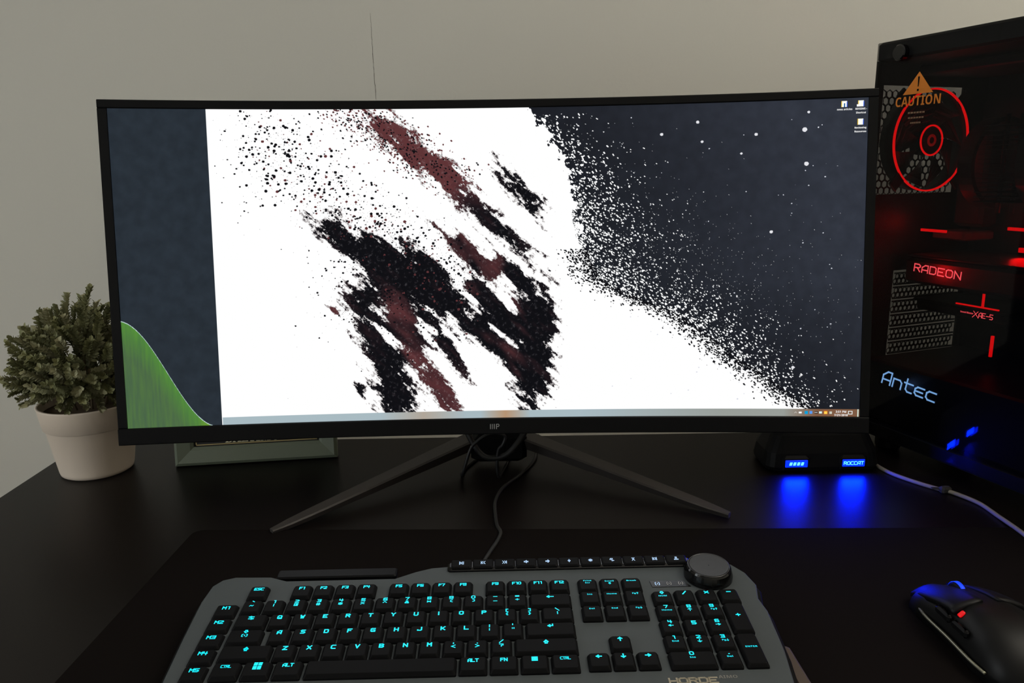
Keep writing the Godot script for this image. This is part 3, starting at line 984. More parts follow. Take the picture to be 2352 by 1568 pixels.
	gm.albedo_color = Color(0.03, 0.03, 0.033, 0.55)
	gm.roughness = 0.03
	gm.metallic_specular = 0.25
	var glass := part(root, "glass_panel", b, gm, Transform3D.IDENTITY, "dark tinted glass side panel")
	b = Shape.new()
	b.lathe([[0.010, 0.0], [0.010, 0.007], [0.0085, 0.0085], [0.003, 0.0085]], 28, false, Transform3D(Basis(Vector3.RIGHT, PI / 2), Vector3(0.042, 0.530, 0.0)))
	part(glass, "thumbscrew", b, M.gloss_black)
	var orange := mat(rgb(240, 140, 40), 0.6)
	b = Shape.new()
	b.put(PackedVector3Array([Vector3(0.048, 0.478, 0.0004), Vector3(0.0705, 0.5045, 0.0004), Vector3(0.093, 0.478, 0.0004)]), false, false)
	var sticker := part(glass, "warning_triangle", b, orange, Transform3D.IDENTITY, "orange warning triangle")
	sticker.set_meta("label", "orange warning triangle sticker")
	b = Shape.new()
	b.quad(Vector3(0.0692, 0.4985, 0.0007), Vector3(0.0718, 0.4985, 0.0007), Vector3(0.0711, 0.4865, 0.0007), Vector3(0.0699, 0.4865, 0.0007))
	b.box(Vector3(0.0705, 0.4825, 0.0006), Vector3(0.0026, 0.0026, 0.0002))
	part(glass, "exclamation_mark", b, M.plastic_dark)
	part(glass, "warning_text", text_mesh("CAUTION", 0.0115, 0.96), orange, at(0.0715, 0.4695, 0.0004))
	b = Shape.new()
	for k in 3:
		var wd: float = [0.026, 0.024, 0.016][k]
		for j in 6:
			b.quad(Vector3(0.0715 - wd / 2 + wd * j / 6.0, 0.4565 - 0.0062 * k, 0.0004), Vector3(0.0715 - wd / 2 + wd * (j + 0.8) / 6.0, 0.4565 - 0.0062 * k, 0.0004), Vector3(0.0715 - wd / 2 + wd * (j + 0.8) / 6.0, 0.4545 - 0.0062 * k, 0.0004), Vector3(0.0715 - wd / 2 + wd * j / 6.0, 0.4545 - 0.0062 * k, 0.0004))
	part(glass, "small_print", b, mat(rgb(150, 120, 95), 0.7))

# ---------------------------------------------------------------- keyboard
var caps := {}
func keycap(w: float, d: float) -> Mesh:
	var id := "%.2f %.2f" % [w, d]
	if not caps.has(id):
		var b := Shape.new()
		var W := w * KEY - 0.0016
		var D := d * KEY - 0.0016
		var rings := []
		for q in [[0.0, 0.0, 0.0, -0.0048, 0.0012], [0.0001, 0.0002, 0.0001, -0.0030, 0.0013], [0.0016, 0.0018, 0.0010, -0.0005, 0.0015], [0.0021, 0.0023, 0.0015, 0.0, 0.0013]]:
			var r := PackedVector3Array()
			for p in rounded(W - 2.0 * q[0], D - q[1] - q[2], q[4], 2):
				r.append(Vector3(p.x, q[3], p.y - (q[1] - q[2]) / 2))
			rings.append(r)
		b.loft(rings)
		caps[id] = b.mesh()
	return caps[id]

var legends := {}
func legend(parent: Node3D, g: Array, size: Vector2, x: float, z: float, m: Material, thick := 0.00110, y := 0.00012) -> void:
	var id := str(g) + str(size)
	if not legends.has(id):
		var b := Shape.new()
		strokes(b, g, size, thick, 1.5, Transform3D(Basis(Vector3.RIGHT, -PI / 2), Vector3.ZERO))
		legends[id] = b.mesh()
	part(parent, "legend", legends[id], m, at(x, y, z))

func word(parent: Node3D, s: String, height: float, x: float, z: float, m: Material, y := 0.00012) -> void:
	part(parent, "legend", text_mesh(s, height, 1.35), m, Transform3D(Basis(Vector3.RIGHT, -PI / 2), Vector3(x, y, z)))

func key(root: Node3D, x: float, row: float, w: float, d: float, top: Array, low: Array = [], text := "", text2 := "") -> Node3D:
	# x: centre in key widths from the left of the main block; row: 0 is the number row
	var k := part(root, "key", keycap(w, d), M.keycap, at((x - 11.25) * KEY, 0.0, (row + 0.2 + (d - 1.0) * 0.5) * KEY))
	var zc := -0.2 * KEY - (d - 1.0) * 0.5 * KEY
	if d > 1.0:
		zc = -0.1 * KEY
	var sz := Vector2(0.0030, 0.0036)
	if low.size():
		legend(k, top, Vector2(0.0028, 0.0031), 0, zc - 0.0018, M.cyan, 0.0009)
		if low[0] != "":
			legend(k, low, Vector2(0.0028, 0.0028), 0, zc + 0.0028, M.cyan, 0.0008)
	elif top.size() and text:
		legend(k, top, Vector2(0.0028, 0.0031), 0, zc - 0.0018, M.cyan, 0.0009)
		word(k, text, 0.0017, 0, zc + 0.0026, M.cyan)
	elif top.size():
		if top.size() > 1:
			sz = Vector2(0.0021, 0.0030)
		if top.size() > 3:
			sz = Vector2(0.0015, 0.0026)
		legend(k, top, sz, 0, zc, M.cyan, 0.0011 if top.size() < 2 else (0.00085 if top.size() < 4 else 0.0006))
	elif text:
		word(k, text, 0.0017, 0, zc - (0.0012 if text2 else 0.0), M.cyan)
		if text2:
			word(k, text2, 0.0017, 0, zc + 0.0018, M.cyan)
	return k

func keyboard() -> void:
	var root := thing("keyboard", "grey and black backlit keyboard with cyan legends lying on the desk mat", "keyboard", Transform3D(Basis(Vector3.UP, 0.0119) * Basis(Vector3.RIGHT, 0.0946), Vector3(-0.0025, 0.032, 0.2454)))
	var outline := PackedVector2Array()
	for q in [[-0.236, -0.051], [-0.247, -0.047], [-0.2535, -0.038], [-0.2555, -0.016], [-0.2535, 0.03], [-0.250, 0.083], [-0.249, 0.108], [-0.244, 0.113], [0.224, 0.113], [0.229, 0.108], [0.2300, 0.10], [0.2355, 0.063], [0.2385, 0.014], [0.2360, -0.003], [0.2405, -0.022], [0.236, -0.040], [0.227, -0.053], [0.212, -0.0605], [-0.035, -0.0605], [-0.055, -0.0585], [-0.070, -0.053], [-0.088, -0.0435], [-0.187, -0.0435], [-0.203, -0.050]]:
		outline.append(Vector2(q[0] * 0.991, q[1] + 0.0052))
	var b := Shape.new()
	b.prism(outline, -0.0125, -0.0045, 0.0012)
	part(root, "top_plate", b, M.plate)
	b = Shape.new()
	var low := PackedVector2Array()
	for p in outline:
		low.append(Vector2(p.x * 1.022, (p.y - 0.02) * 1.035 + 0.021))
	b.prism(low, -0.0180, -0.0128, 0.001)
	part(root, "base", b, M.plastic_dark)
	b = Shape.new()
	b.box(Vector3(0.2345, -0.0165, 0.090), Vector3(0.012, 0.005, 0.050), 0.002, Transform3D(Basis(Vector3.UP, 0.06), Vector3.ZERO))
	part(root, "palm_rest_clip", b, mat(rgb(70, 58, 50), 0.6))
	for x in [-0.2, 0.18]:
		b = Shape.new()
		b.box(Vector3(x, -0.0255, -0.036), Vector3(0.03, 0.013, 0.010), 0.001)
		part(root, "foot", b, M.plastic_dark)
	# raised rim behind the F keys
	b = Shape.new()
	b.box(Vector3(-0.1415, -0.0075, -0.0480), Vector3(0.110, 0.0075, 0.0125), 0.0012)
	part(root, "rear_rim", b, M.plastic_dark)
	var row0 := "1234567890"
	var sym := "!@#$%^&*()"
	key(root, 0.5, 0, 1, 1, ["`"], ["~"])
	for i in 10:
		key(root, 1.5 + i, 0, 1, 1, [row0[i]], [sym[i]])
	key(root, 11.5, 0, 1, 1, ["-"], ["_"])
	key(root, 12.5, 0, 1, 1, ["="], ["+"])
	key(root, 14.0, 0, 2, 1, ["back"])
	key(root, 0.75, 1, 1.5, 1, ["tab"])
	for i in 10:
		key(root, 2.0 + i, 1, 1, 1, ["QWERTYUIOP"[i]])
	key(root, 12.0, 1, 1, 1, ["["], ["{"])
	key(root, 13.0, 1, 1, 1, ["]"], ["}"])
	key(root, 14.25, 1, 1.5, 1, ["\\"], ["|"])
	key(root, 0.80, 2, 1.6, 1, ["lock"], ["mode"])
	for i in 9:
		key(root, 2.25 + i, 2, 1, 1, ["ASDFGHJKL"[i]])
	key(root, 11.25, 2, 1, 1, [";"], [":"])
	key(root, 12.25, 2, 1, 1, ["'"], ["\""])
	key(root, 13.875, 2, 2.25, 1, ["return"])
	key(root, 1.125, 3, 2.25, 1, ["shift"])
	for i in 7:
		key(root, 2.75 + i, 3, 1, 1, ["ZXCVBNM"[i]])
	key(root, 9.75, 3, 1, 1, [","], ["<"])
	key(root, 10.75, 3, 1, 1, ["."], [">"])
	key(root, 11.75, 3, 1, 1, ["/"], ["?"])
	key(root, 13.625, 3, 2.75, 1, ["shift"])
	key(root, 0.63, 4, 1.25, 1, ["C", "T", "R", "L"])
	key(root, 1.88, 4, 1.25, 1, [])
	key(root, 3.13, 4, 1.25, 1, ["A", "L", "T"])
	key(root, 6.88, 4, 6.2, 1, [])
	key(root, 10.6, 4, 1.25, 1, ["A", "L", "T"])
	key(root, 11.85, 4, 1.25, 1, ["F", "N"])
	key(root, 13.10, 4, 1.25, 1, ["menu"])
	key(root, 14.35, 4, 1.25, 1, ["C", "T", "R", "L"])
	# four panes on the start key
	b = Shape.new()
	for x in [-1, 1]:
		for z in [-1, 1]:
			var c := Vector3(x * 0.00175, 0.00012, z * 0.00205)
			b.quad(c + Vector3(-0.0015, 0, -0.0018), c + Vector3(0.0015, 0, -0.0018), c + Vector3(0.0015, 0, 0.0018), c + Vector3(-0.0015, 0, 0.0018))
	part(root, "start_legend", b, M.cyan, at((1.90 - 11.25) * KEY, 0.0001, 4.02 * KEY))
	key(root, 0.5, -1.06, 1, 1, ["E", "S", "C"])
	for i in 12:
		var g := ["F"]
		for ch in str(i + 1):
			g.append(ch)
		key(root, 2.5 + i + 0.5 * int(i / 4), -1.06, 1, 1, g)
	key(root, 15.82, -1.06, 1, 1, [], [], "Print", "Scr")
	legend(key(root, 16.85, -1.06, 1, 1, [], [], "Scroll"), ["lock"], Vector2(0.0018, 0.0024), 0, -0.2 * KEY + 0.0032, M.cyan, 0.0006)
	key(root, 17.88, -1.06, 1, 1, [], [], "Break")
	for q in [[15.82, -0.1, "Ins"], [16.83, -0.1, "Home"], [17.85, -0.1, "Pg\u2191"], [15.80, 0.92, "Del"], [16.82, 0.92, "End"], [17.84, 0.92, "Pg\u2193"]]:
		var k := key(root, q[0], q[1], 1, 1, [], [], q[2].substr(0, 2) if q[2].begins_with("Pg") else q[2])
		if q[2].begins_with("Pg"):
			legend(k, ["up" if q[2] == "Pg\u2191" else "down"], Vector2(0.0014, 0.0022), 0.0030, -0.2 * KEY, M.cyan, 0.0005)
	key(root, 16.74, 2.95, 1, 1, ["up"])
	key(root, 15.72, 3.95, 1, 1, ["left"])
	key(root, 16.72, 3.95, 1, 1, ["down"])
	key(root, 17.73, 3.95, 1, 1, ["right"])
	key(root, 19.12, 0, 1, 1, ["lock"], [], "NUM")
	key(root, 20.14, -0.05, 1, 1, ["/"])
	key(root, 21.16, -0.05, 1, 1, ["x"])
	key(root, 22.18, -0.05, 1, 1, ["-"])
	key(root, 19.10, 1, 1, 1, ["7"], [], "Home")
	key(root, 20.12, 1, 1, 1, ["8"], ["up"])
	legend(key(root, 21.14, 1, 1, 1, ["9"], [], "Pg"), ["up"], Vector2(0.0014, 0.0022), 0.0030, -0.2 * KEY + 0.0026, M.cyan, 0.0005)
	key(root, 22.14, 0.97, 1, 2, ["+"])
	key(root, 19.06, 2.02, 1, 1, ["4"], ["left"])
	key(root, 20.08, 2.02, 1, 1, ["5"])
	key(root, 21.10, 2.02, 1, 1, ["6"], ["right"])
	key(root, 19.03, 3.02, 1, 1, ["1"], [], "End")
	key(root, 20.05, 3.02, 1, 1, ["2"], ["down"])
	legend(key(root, 21.07, 3.02, 1, 1, ["3"], [], "Pg"), ["down"], Vector2(0.0014, 0.0022), 0.0030, -0.2 * KEY + 0.0026, M.cyan, 0.0005)
	key(root, 22.08, 2.99, 1, 2, [], [], "ENTER")
	key(root, 19.52, 4.0, 2, 1, ["0"], [], "Ins")
	key(root, 21.04, 4.0, 1, 1, ["."], [], "Del")
	for i in 5:
		var k := part(root, "macro_key", keycap(1.12, 0.98), M.keycap, at((-0.62 - 11.25) * KEY, -0.0012, (0.36 + 0.98 * i) * KEY))
		legend(k, ["M", str(i + 1)], Vector2(0.0028, 0.0032), 0, -0.0034, M.cyan, 0.0009)
	# media bar with white lit signs
	b = Shape.new()
	b.box(Vector3(0.0735, -0.0045, -0.0515), Vector3(0.226, 0.007, 0.013), 0.002)
	part(root, "media_bar", b, M.gloss_black)
	var icons := ["play", "prev", "next", "mute", "loud", "mic", "sun", "ear", "fan", "box", "man"]
	for i in 11:
		b = Shape.new()
		b.box(Vector3.ZERO, Vector3(0.0192, 0.004, 0.0115), 0.0012)
		var k := part(root, "media_button", b, M.keycap, Transform3D(Basis(Vector3.RIGHT, 0.12), Vector3(-0.0265 + 0.0200 * i, -0.0010, -0.0513)))
		legend(k, [icons[i]], Vector2(0.0024, 0.0034), 0, -0.0002, M.white_led, 0.0006, 0.0021)
	# volume knob
	b = Shape.new()
	b.lathe([[0.0218, -0.0075], [0.0218, -0.004], [0.0200, 0.002], [0.0190, 0.0035]], 56, false)
	var knob := part(root, "volume_knob", b, M.gloss_black, at(0.1985, 0.003, -0.0310))
	b = Shape.new()
	b.lathe([[0.0176, 0.0034], [0.0173, 0.0042], [0.016, 0.0040], [0.008, 0.0036], [0.0005, 0.0035]], 56, false)
	part(knob, "knob_cap", b, mat(rgb(40, 40, 40), 0.45))
	b = Shape.new()
	b.torus([[0.0176, 0.0030], [0.0187, 0.0030], [0.0187, 0.0040], [0.0176, 0.0040]], 56)
	part(knob, "knob_ring", b, mat(rgb(70, 70, 70), 0.15, 0.8))
	# status window
	b = Shape.new()
	var win := PackedVector2Array([Vector2(0.1437, -0.0245), Vector2(0.1735, -0.0245), Vector2(0.1795, -0.0155), Vector2(0.1447, -0.0155)])
	b.prism(win, -0.0048, -0.0040, 0.0002)
	var panel := part(root, "status_window", b, M.gloss_black)
	for i in 3:
		legend(panel, ["mode"], Vector2(0.0024, 0.0040), 0.1500 + 0.0105 * i, -0.0200, [M.white_led, M.logo_grey, M.logo_grey][i], 0.0006, -0.0038)
	# maker's lettering
	b = Shape.new()
	strokes(b, ["H", "O", "R", "D", "E"], Vector2(0.0058, 0.0052), 0.0014, 1.2, Transform3D(Basis(Vector3.RIGHT, -PI / 2), Vector3(0.1535, -0.0043, 0.0985)))
	part(root, "logo", b, mat(rgb(160, 152, 132), 0.5), Transform3D.IDENTITY, "pale lettering HORDE")
	part(root, "logo_suffix", text_mesh("AIMO", 0.0030, 1.3), mat(rgb(120, 118, 112), 0.5), Transform3D(Basis(Vector3.RIGHT, -PI / 2), Vector3(0.1805, -0.0043, 0.0955)))

# ---------------------------------------------------------------- plant
func plant() -> void:
	var root := thing("potted_plant", "small bushy artificial plant in a pale pink clay pot beside the monitor", "plant", at(-0.5490, 0, -0.150))
	var b := Shape.new()
	b.lathe([[0.0415, 0.0], [0.0448, 0.002], [0.0460, 0.006], [0.0553, 0.0660], [0.0562, 0.0670], [0.0580, 0.0680], [0.0622, 0.0960], [0.0628, 0.0975], [0.0615, 0.0985], [0.0585, 0.0980], [0.0565, 0.0880]], 56, true)
	part(root, "pot", b, mat(rgb(228, 212, 194), 0.6))
	b = Shape.new()
	b.lathe([[0.0560, 0.080], [0.0560, 0.088], [0.03, 0.091], [0.002, 0.092]], 28, true)
	part(root, "soil", b, mat(rgb(104, 86, 66), 0.95))
	var lm := mat(Color(1, 1, 1), 0.7, 0.0, 0.3)
	lm.vertex_color_use_as_albedo = true
	lm.backlight_enabled = true
	lm.backlight = Color(0.12, 0.13, 0.07)
	# eight sprigs to choose from: a stem with small leaves crowding to its tip
	var kinds := []
	for k in 8:
		b = Shape.new()
		var long := rng.randf_range(0.040, 0.050)
		var bend := Vector3(rng.randf_range(-0.012, 0.012), 0, rng.randf_range(-0.012, 0.012))
		var path := []
		for i in 6:
			var f := i / 5.0
			path.append(Vector3(0, long * f, 0) + bend * f * f)
		var leaf: Color = [Color(0.29, 0.285, 0.155), Color(0.22, 0.225, 0.11), Color(0.36, 0.345, 0.205), Color(0.25, 0.25, 0.12)][k % 4]
		b.tint = leaf
		b.tube(path, 0.0009, 5)
		for i in 40:
			var f := 0.22 + 0.78 * i / 39.0
			var p := Vector3(0, long * f, 0) + bend * f * f
			var a := i * 2.4 + rng.randf() * 0.5
			var steep := 0.35 + 0.95 * f    # direction only: leaves near the tip point along the stem
			var d := Vector3(cos(a), steep, sin(a)).normalized()
			var len := rng.randf_range(0.0072, 0.0108)
			var side := d.cross(Vector3.UP).normalized() * len * 0.29
			var lift := side.cross(d).normalized() * len * 0.08
			b.tint = leaf
			# a small blunt oval, folded along its midrib
			var rib := [p, p + d * len * 0.35, p + d * len * 0.75, p + d * len]
			var l1: Vector3 = rib[1] + side + lift
			var l2: Vector3 = rib[2] + side * 0.9 + lift
			var r1: Vector3 = rib[1] - side + lift
			var r2: Vector3 = rib[2] - side * 0.9 + lift
			b.put(PackedVector3Array([rib[0], l1, rib[1], rib[1], l1, l2, rib[1], l2, rib[2], rib[2], l2, rib[3], rib[0], rib[1], r1, rib[1], r2, r1, rib[1], rib[2], r2, rib[2], rib[3], r2]), false, false)
		kinds.append(b.mesh(true))
	for k in 290:
		# sprig tips cover a rounded bush, the lowest hang over the rim of the pot
		var z := 1.0 - (k + 0.5) / 290.0 * 1.62
		var a := k * 2.39996
		var flat := sqrt(maxf(0.0, 1.0 - z * z))
		var d := (Vector3(cos(a) * flat, z, sin(a) * flat) + Vector3(rng.randf_range(-0.12, 0.12), rng.randf_range(-0.1, 0.1), rng.randf_range(-0.12, 0.12))).normalized()
		var far := rng.randf_range(0.74, 1.04)
		var s := rng.randf_range(0.8, 1.0)
		if k % 17 == 3:
			far = rng.randf_range(1.12, 1.25)
		var tip := Vector3(0, 0.142, 0) + Vector3(d.x * 0.088, d.y * (0.090 if d.y > 0.0 else 0.060), d.z * 0.088) * far
		var up := (d + Vector3(0, 0.3, 0)).normalized()
		var base := tip - up * 0.044 * s
		if base.y < 0.104:
			base.y = 0.104
			up = (tip - base).normalized()
		var side := up.cross(Vector3(0.3, 0.1, 1.0)).normalized()
		var bb := Basis(side, up, side.cross(up)).rotated(up, rng.randf() * TAU)
		part(root, "sprig", kinds[k % 8], lm, Transform3D(bb.scaled(Vector3.ONE * s), base))
	for k in 14:
		# woody stems from the soil into the bush
		var a := k * 2.39996
		b = Shape.new()
		b.tube([Vector3(cos(a) * 0.02, 0.088, sin(a) * 0.02), Vector3(cos(a) * 0.03, 0.115, sin(a) * 0.03), Vector3(cos(a) * 0.04, 0.15, sin(a) * 0.04)], 0.0015, 6)
		part(root, "stem", b, mat(rgb(112, 96, 70), 0.9))

# ---------------------------------------------------------------- framed picture
func picture() -> void:
	var yaw := atan2(0.0264, 0.2168)
	var lean := Basis(Vector3.UP, yaw) * Basis(Vector3.RIGHT, -0.13)
	var root := thing("picture_frame", "grey green framed picture lettered BALTIMORE leaning behind the monitor", "picture frame", Transform3D(lean, Vector3(-0.336, 0.0, -0.175)))
	var w := 0.2184
	var h := 0.18
	var r := 0.0245
	var fm := mat(rgb(104, 112, 94), 0.5, 0.0)
	for k in 4:
		var b := Shape.new()
		var hw: float = [w, h, w, h][k] / 2
		var rings := []
		for e in [-1, 1]:
			var ring := PackedVector3Array()
			# outer edge, outer front, inner front, inner edge
			for q in [[0.0, 0.0], [0.0, 0.012], [0.004, 0.015], [r - 0.004, 0.011], [r, 0.008], [r, 0.0]]:
				ring.append(Vector3(e * (hw - q[0]), q[0], q[1]))
			rings.append(ring)
		b.loft(rings)
		var off: Vector3 = [Vector3(0, 0, 0), Vector3(w / 2, h / 2, 0), Vector3(0, h, 0), Vector3(-w / 2, h / 2, 0)][k]
		part(root, "frame_rail", b, fm, Transform3D(Basis(Vector3.BACK, PI / 2 * k), off))
	var b := Shape.new()
	b.box(Vector3(0, h / 2, 0.003), Vector3(w - 2 * r + 0.004, h - 2 * r + 0.004, 0.004))
	var print_ := part(root, "picture_mount", b, mat(rgb(18, 17, 16), 0.6))
	b = Shape.new()
	for q in [[0.0, -1.0], [0.0, 1.0]]:
		b.box(Vector3(0, h / 2 + q[1] * (h / 2 - r - 0.0022), 0.0054), Vector3(w - 2 * r - 0.006, 0.0014, 0.0008))
		b.box(Vector3(q[1] * (w / 2 - r - 0.003), h / 2, 0.0054), Vector3(0.0014, h - 2 * r - 0.005, 0.0008))
	part(print_, "gold_line", b, mat(rgb(190, 170, 120), 0.35, 0.5))
	part(print_, "lettering", text_mesh("BALTIMORE", 0.0095, 1.15, true, "Droid Serif"), mat(rgb(235, 228, 190), 0.6), at(0.004, 0.0328, 0.0052))
	b = Shape.new()
	b.box(Vector3(0, 0.105, 0.0052), Vector3(0.15, 0.085, 0.0006))
	part(print_, "print", b, mat(rgb(70, 66, 80), 0.5))
	b = Shape.new()
	b.box(Vector3(0, 0.085, -0.02), Vector3(0.05, 0.15, 0.003), 0.001, Transform3D(Basis(Vector3.RIGHT, 0.26), Vector3(0, 0.004, -0.002)))
	part(root, "easel_strut", b, M.plastic_dark)

# ---------------------------------------------------------------- lit hub
func hub() -> void:
	var root := thing("mouse_bungee_hub", "black desktop hub with two blue glowing badges under the monitor", "hub", at(0.4275, 0, -0.130))
	var b := Shape.new()
	var rings := []
	for q in [[0.146, 0.070, 0.003], [0.150, 0.072, 0.008], [0.146, 0.066, 0.026], [0.128, 0.052, 0.048], [0.118, 0.044, 0.056], [0.108, 0.036, 0.058]]:
		var r := PackedVector3Array()
		for p in rounded(q[0], q[1], 0.016, 4):
			r.append(Vector3(p.x, q[2], p.y))
		rings.append(r)
	b.loft(rings)
	part(root, "body", b, M.plastic)
	for x in [-0.0375, 0.037]:
		b = Shape.new()
		b.box(Vector3(x, 0.0125, 0.026), Vector3(0.040, 0.023, 0.022), 0.004)
		part(root, "badge_pod", b, M.plastic_dark)
	for x in [-0.05, 0.05]:
		for z in [-0.02, 0.02]:
			b = Shape.new()
			b.lathe([[0.007, 0.0], [0.007, 0.0035]], 16, false, at(x, 0, z))
			part(root, "rubber_foot", b, M.plastic_dark)
	var blue := glow(Color(0.0, 0.12, 1.0), 3.0)
	var core := glow(Color(0.25, 0.62, 1.0), 5.0)
	for k in 2:
		var x: float = [-0.0375, 0.037][k]
		b = Shape.new()
		b.box(Vector3(x, 0.0138, 0.0372), Vector3(0.029, 0.0095, 0.001), 0.0004)
		var lens := part(root, "led_badge", b, blue, Transform3D.IDENTITY, ["blue glowing badge with four slanted bars", "blue glowing badge lettered ROCCAT"][k])
		b = Shape.new()
		if k == 0:
			for i in 4:
				var c := Vector3(x - 0.0075 + 0.005 * i, 0.0138, 0.0379)
				b.quad(c + Vector3(-0.0012, 0.0021, 0), c + Vector3(0.0022, 0.0021, 0), c + Vector3(0.0012, -0.0021, 0), c + Vector3(-0.0022, -0.0021, 0))
		else:
			strokes(b, ["R", "O", "C", "C", "A", "T"], Vector2(0.0034, 0.0040), 0.0007, 1.2, at(x, 0.0138, 0.0379))
		part(lens, "led_mark", b, core)
		area(root, Transform3D(Basis(Vector3.UP, PI), Vector3(x, 0.0138, 0.0385)), Vector2(0.028, 0.009), Color(0.0, 0.09, 1.0), 0.019)
	# grey lead with its tie running off to the right
	var lead := thing("hub_lead", "thin grey cable running from the hub along the computer tower", "cable", at(0.5, 0, -0.138))
	var pts := []
	for q in [[0.470, 0.012, -0.150], [0.5000, 0.0035, -0.1384], [0.5025, 0.0025, -0.1200], [0.5094, 0.0025, -0.0843], [0.5254, 0.0025, -0.0552], [0.5415, 0.0025, -0.0343], [0.5488, 0.003, -0.0261], [0.5569, 0.003, -0.0142], [0.5681, 0.0025, 0.0109], [0.5690, 0.0025, 0.0424], [0.5651, 0.0055, 0.0951], [0.5598, 0.0055, 0.1356], [0.552, 0.0055, 0.20]]:
		pts.append(Vector3(q[0], q[1], q[2]) - Vector3(0.5, 0, -0.138))
	b = Shape.new()
	b.tube(smooth_path(pts), 0.0024, 10)
	part(lead, "cord", b, M.cable_grey)
	b = Shape.new()
	b.box(Vector3(0.0488, 0.0042, 0.1119), Vector3(0.014, 0.008, 0.009), 0.002, Transform3D(Basis(Vector3.UP, 0.2), Vector3(-0.022, 0, 0.012)))
	b.box(Vector3(0.054, 0.0045, 0.104), Vector3(0.020, 0.0014, 0.005), 0.0004, Transform3D(Basis(Vector3.UP, -0.1), Vector3.ZERO))
	part(lead, "cable_tie", b, mat(rgb(48, 46, 44), 0.9))

# ---------------------------------------------------------------- mouse
func mouse() -> void:
	var root := thing("mouse", "black gaming mouse with a blue lit wheel and a red light on the desk mat", "mouse", Transform3D(Basis(Vector3.UP, 0.06), Vector3(0.4115, 0.003, 0.283)))
	# sections from the front (-z) to the rear: z, half width left, half width right, height
	var secs := [[-0.066, 0.024, 0.024, 0.012], [-0.060, 0.033, 0.032, 0.020], [-0.045, 0.035, 0.034, 0.027], [-0.02, 0.0335, 0.033, 0.034], [0.005, 0.0335, 0.034, 0.0385], [0.03, 0.036, 0.036, 0.038], [0.048, 0.035, 0.034, 0.031], [0.060, 0.027, 0.027, 0.020], [0.065, 0.014, 0.014, 0.010]]
	var rings := []
	for s in secs:
		var r := PackedVector3Array()
		for k in 24:
			var a := PI * k / 23.0
			var cx := cos(a)
			var w: float = s[2] if cx > 0 else s[1]
			var y: float = pow(sin(a), 0.62) * s[3]
			r.append(Vector3(signf(cx) * pow(absf(cx), 0.72) * w * (1.0 - 0.08 * sin(a)), 0.001 + y, s[0]))
		rings.append(r)
	var b := Shape.new()
	b.loft(rings, true)
	part(root, "shell", b, mat(rgb(17, 17, 17), 0.45, 0.0, 0.3))
	# two finger buttons with a channel between
	for e in [-1, 1]:
		b = Shape.new()
		rings = []
		for i in 13:
			var s := [lerpf(-0.070, -0.004, i / 12.0), 0.026 + 0.005 * sin(PI * minf(1.0, i / 8.0) * 0.5), 0.0395 - 0.0230 * pow(1.0 - i / 12.0, 1.55)]
			var r := PackedVector3Array()
			for k in 6:
				var f := k / 5.0
				r.append(Vector3(e * lerpf(0.0065, s[1], f), s[2] - 0.0075 * f * f, s[0]))
			for k in 6:
				var f := 1.0 - k / 5.0
				r.append(Vector3(e * lerpf(0.0065, s[1], f), s[2] - 0.0075 * f * f - 0.004, s[0]))
			rings.append(r)
		b.loft(rings, true)
		part(root, "button", b, mat(rgb(15, 15, 16), 0.45, 0.0, 0.3))
	b = Shape.new()
	b.lathe([[0.0100, -0.0035], [0.0115, -0.0022], [0.0115, 0.0022], [0.0100, 0.0035]], 28, true, Transform3D(Basis(Vector3.BACK, PI / 2), Vector3(0, 0.0200, -0.044)))
	var wheel := part(root, "scroll_wheel", b, M.plastic_dark)
	b = Shape.new()
	b.torus([[0.0112, -0.0018], [0.0120, -0.0018], [0.0120, 0.0018], [0.0112, 0.0018]], 28, true, Transform3D(Basis(Vector3.BACK, PI / 2), Vector3(0, 0.0200, -0.044)))
	part(wheel, "led_band", b, glow(Color(0.03, 0.25, 1.0), 1.2))
	omni(root, Vector3(0, 0.044, -0.046), Color(0.02, 0.15, 1.0), 0.0002, 0.004)
	b = Shape.new()
	b.box(Vector3.ZERO, Vector3(0.0060, 0.0026, 0.0040), 0.0008, Transform3D(Basis(Vector3.BACK, 0.7), Vector3(-0.0262, 0.0304, -0.0005)))
	part(root, "led_window", b, glow(Color(1.0, 0.03, 0.08), 0.7))
	for z in [0.0, 0.022]:
		b = Shape.new()
		b.box(Vector3(-0.0335, 0.024, z - 0.012), Vector3(0.005, 0.007, 0.019), 0.0018)
		part(root, "thumb_button", b, M.plastic_dark)
	b = Shape.new()
	b.tube(smooth_path([Vector3(-0.031, 0.008, -0.052), Vector3(-0.0362, 0.010, -0.03), Vector3(-0.0372, 0.011, 0.0), Vector3(-0.0385, 0.011, 0.03), Vector3(-0.0365, 0.010, 0.047)]), 0.0013, 8)
	part(root, "side_trim", b, mat(rgb(150, 148, 130), 0.25, 0.7))

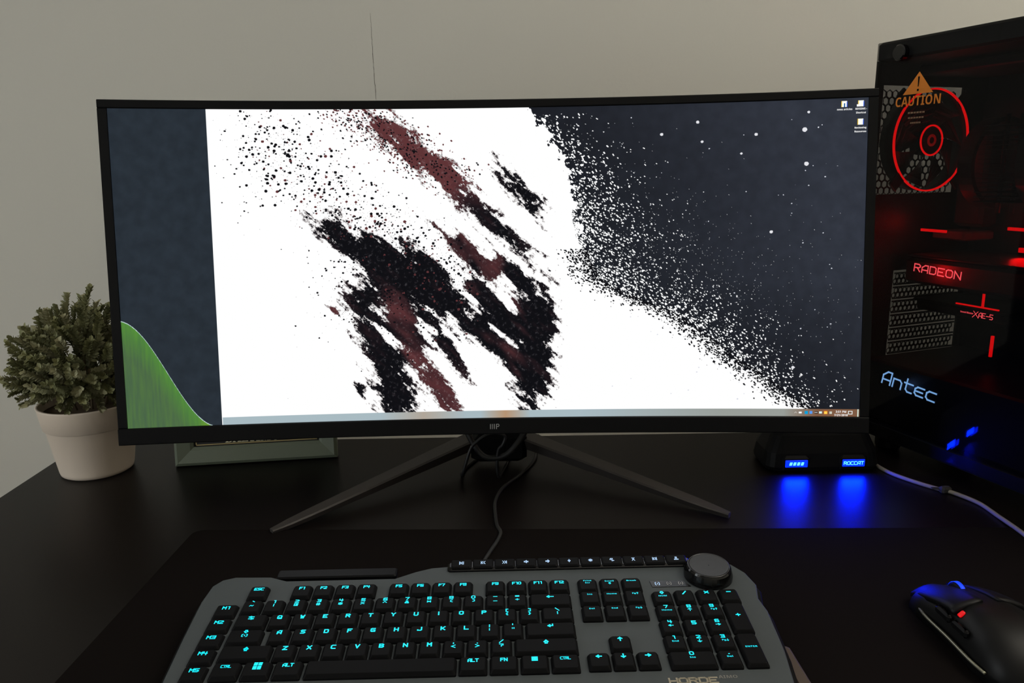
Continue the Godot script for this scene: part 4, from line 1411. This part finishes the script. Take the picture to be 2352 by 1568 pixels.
# ---------------------------------------------------------------- loose cables
func cables() -> void:
	var t := thing("keyboard_cable", "thin black cable running from the keyboard back under the monitor", "cable", at(0, 0, 0.1))
	var b := Shape.new()
	var pts := []
	for q in [[-0.0118, 0.012, 0.186], [-0.0112, 0.0055, 0.170], [-0.0118, 0.0052, 0.1383], [-0.0057, 0.0052, 0.1133], [0.0022, 0.0052, 0.0878], [0.0053, 0.0045, 0.0677], [0.0012, 0.0022, 0.0464], [-0.0011, 0.0022, 0.0183], [-0.0016, 0.0022, -0.02], [0.008, 0.0022, -0.06], [0.030, 0.0022, -0.10], [0.05, 0.0022, -0.15], [0.055, 0.0022, -0.20], [0.06, 0.0022, -0.25]]:
		pts.append(Vector3(q[0], q[1], q[2] - 0.1))
	b.tube(smooth_path(pts), 0.0020, 10)
	part(t, "cord", b, mat(rgb(22, 22, 21), 0.6))
	var v := thing("video_cable", "black cable looping in front of the stand below the monitor", "cable", at(0, 0, -0.09))
	b = Shape.new()
	pts = []
	for q in [[-0.048, 0.085, -0.015], [-0.040, 0.070, -0.004], [-0.0310, 0.052, 0.0], [-0.0187, 0.0357, 0.004], [-0.0037, 0.0313, 0.004], [0.0133, 0.0363, 0.004], [0.0275, 0.0509, 0.0], [0.0377, 0.0650, -0.006], [0.048, 0.085, -0.015]]:
		pts.append(Vector3(q[0], q[1], q[2]))
	b.tube(smooth_path(pts), 0.0038, 12)
	part(v, "cord", b, M.cable)
	var w := thing("power_cable", "thin black cable arching over the larger loop below the monitor", "cable", at(0, 0, -0.08))
	b = Shape.new()
	pts = []
	for q in [[-0.02, 0.0022, -0.10], [-0.045, 0.0024, -0.04], [-0.0445, 0.010, -0.003], [-0.040, 0.0270, 0.004], [-0.0330, 0.048, 0.004], [-0.0256, 0.0565, 0.003], [-0.0142, 0.0645, 0.002], [-0.0002, 0.0672, 0.0], [0.0109, 0.0625, 0.0], [0.0079, 0.0513, 0.0], [0.0022, 0.0425, -0.004], [0.0, 0.020, -0.006], [0.002, 0.0040, -0.010], [0.006, 0.0022, -0.03], [0.02, 0.0022, -0.10]]:
		pts.append(Vector3(q[0], q[1], q[2]))
	b.tube(smooth_path(pts), 0.0021, 10)
	part(w, "cord", b, M.cable)

	# small aerial on top of the tower, half out of the picture
	var psi := 0.363
	var top := Vector3(0.508, 0.547, -0.22) + Vector3(sin(psi), 0, cos(psi)) * 0.218 + Vector3(cos(psi), 0, -sin(psi)) * 0.03
	var aerial := thing("wireless_aerial", "black tilted aerial standing on top of the computer tower", "aerial", Transform3D(Basis(Vector3(sin(psi), 0, cos(psi)), Vector3.UP, Vector3(-cos(psi), 0, sin(psi))), top))
	b = Shape.new()
	b.box(Vector3(0, 0.006, 0), Vector3(0.05, 0.012, 0.04), 0.003)
	part(aerial, "base", b, M.plastic_dark)
	b = Shape.new()
	b.box(Vector3(0, 0.075, 0), Vector3(0.022, 0.14, 0.009), 0.003, Transform3D(Basis(Vector3.BACK, -0.3), Vector3(-0.004, 0.006, 0)))
	part(aerial, "blade", b, M.plastic_dark)
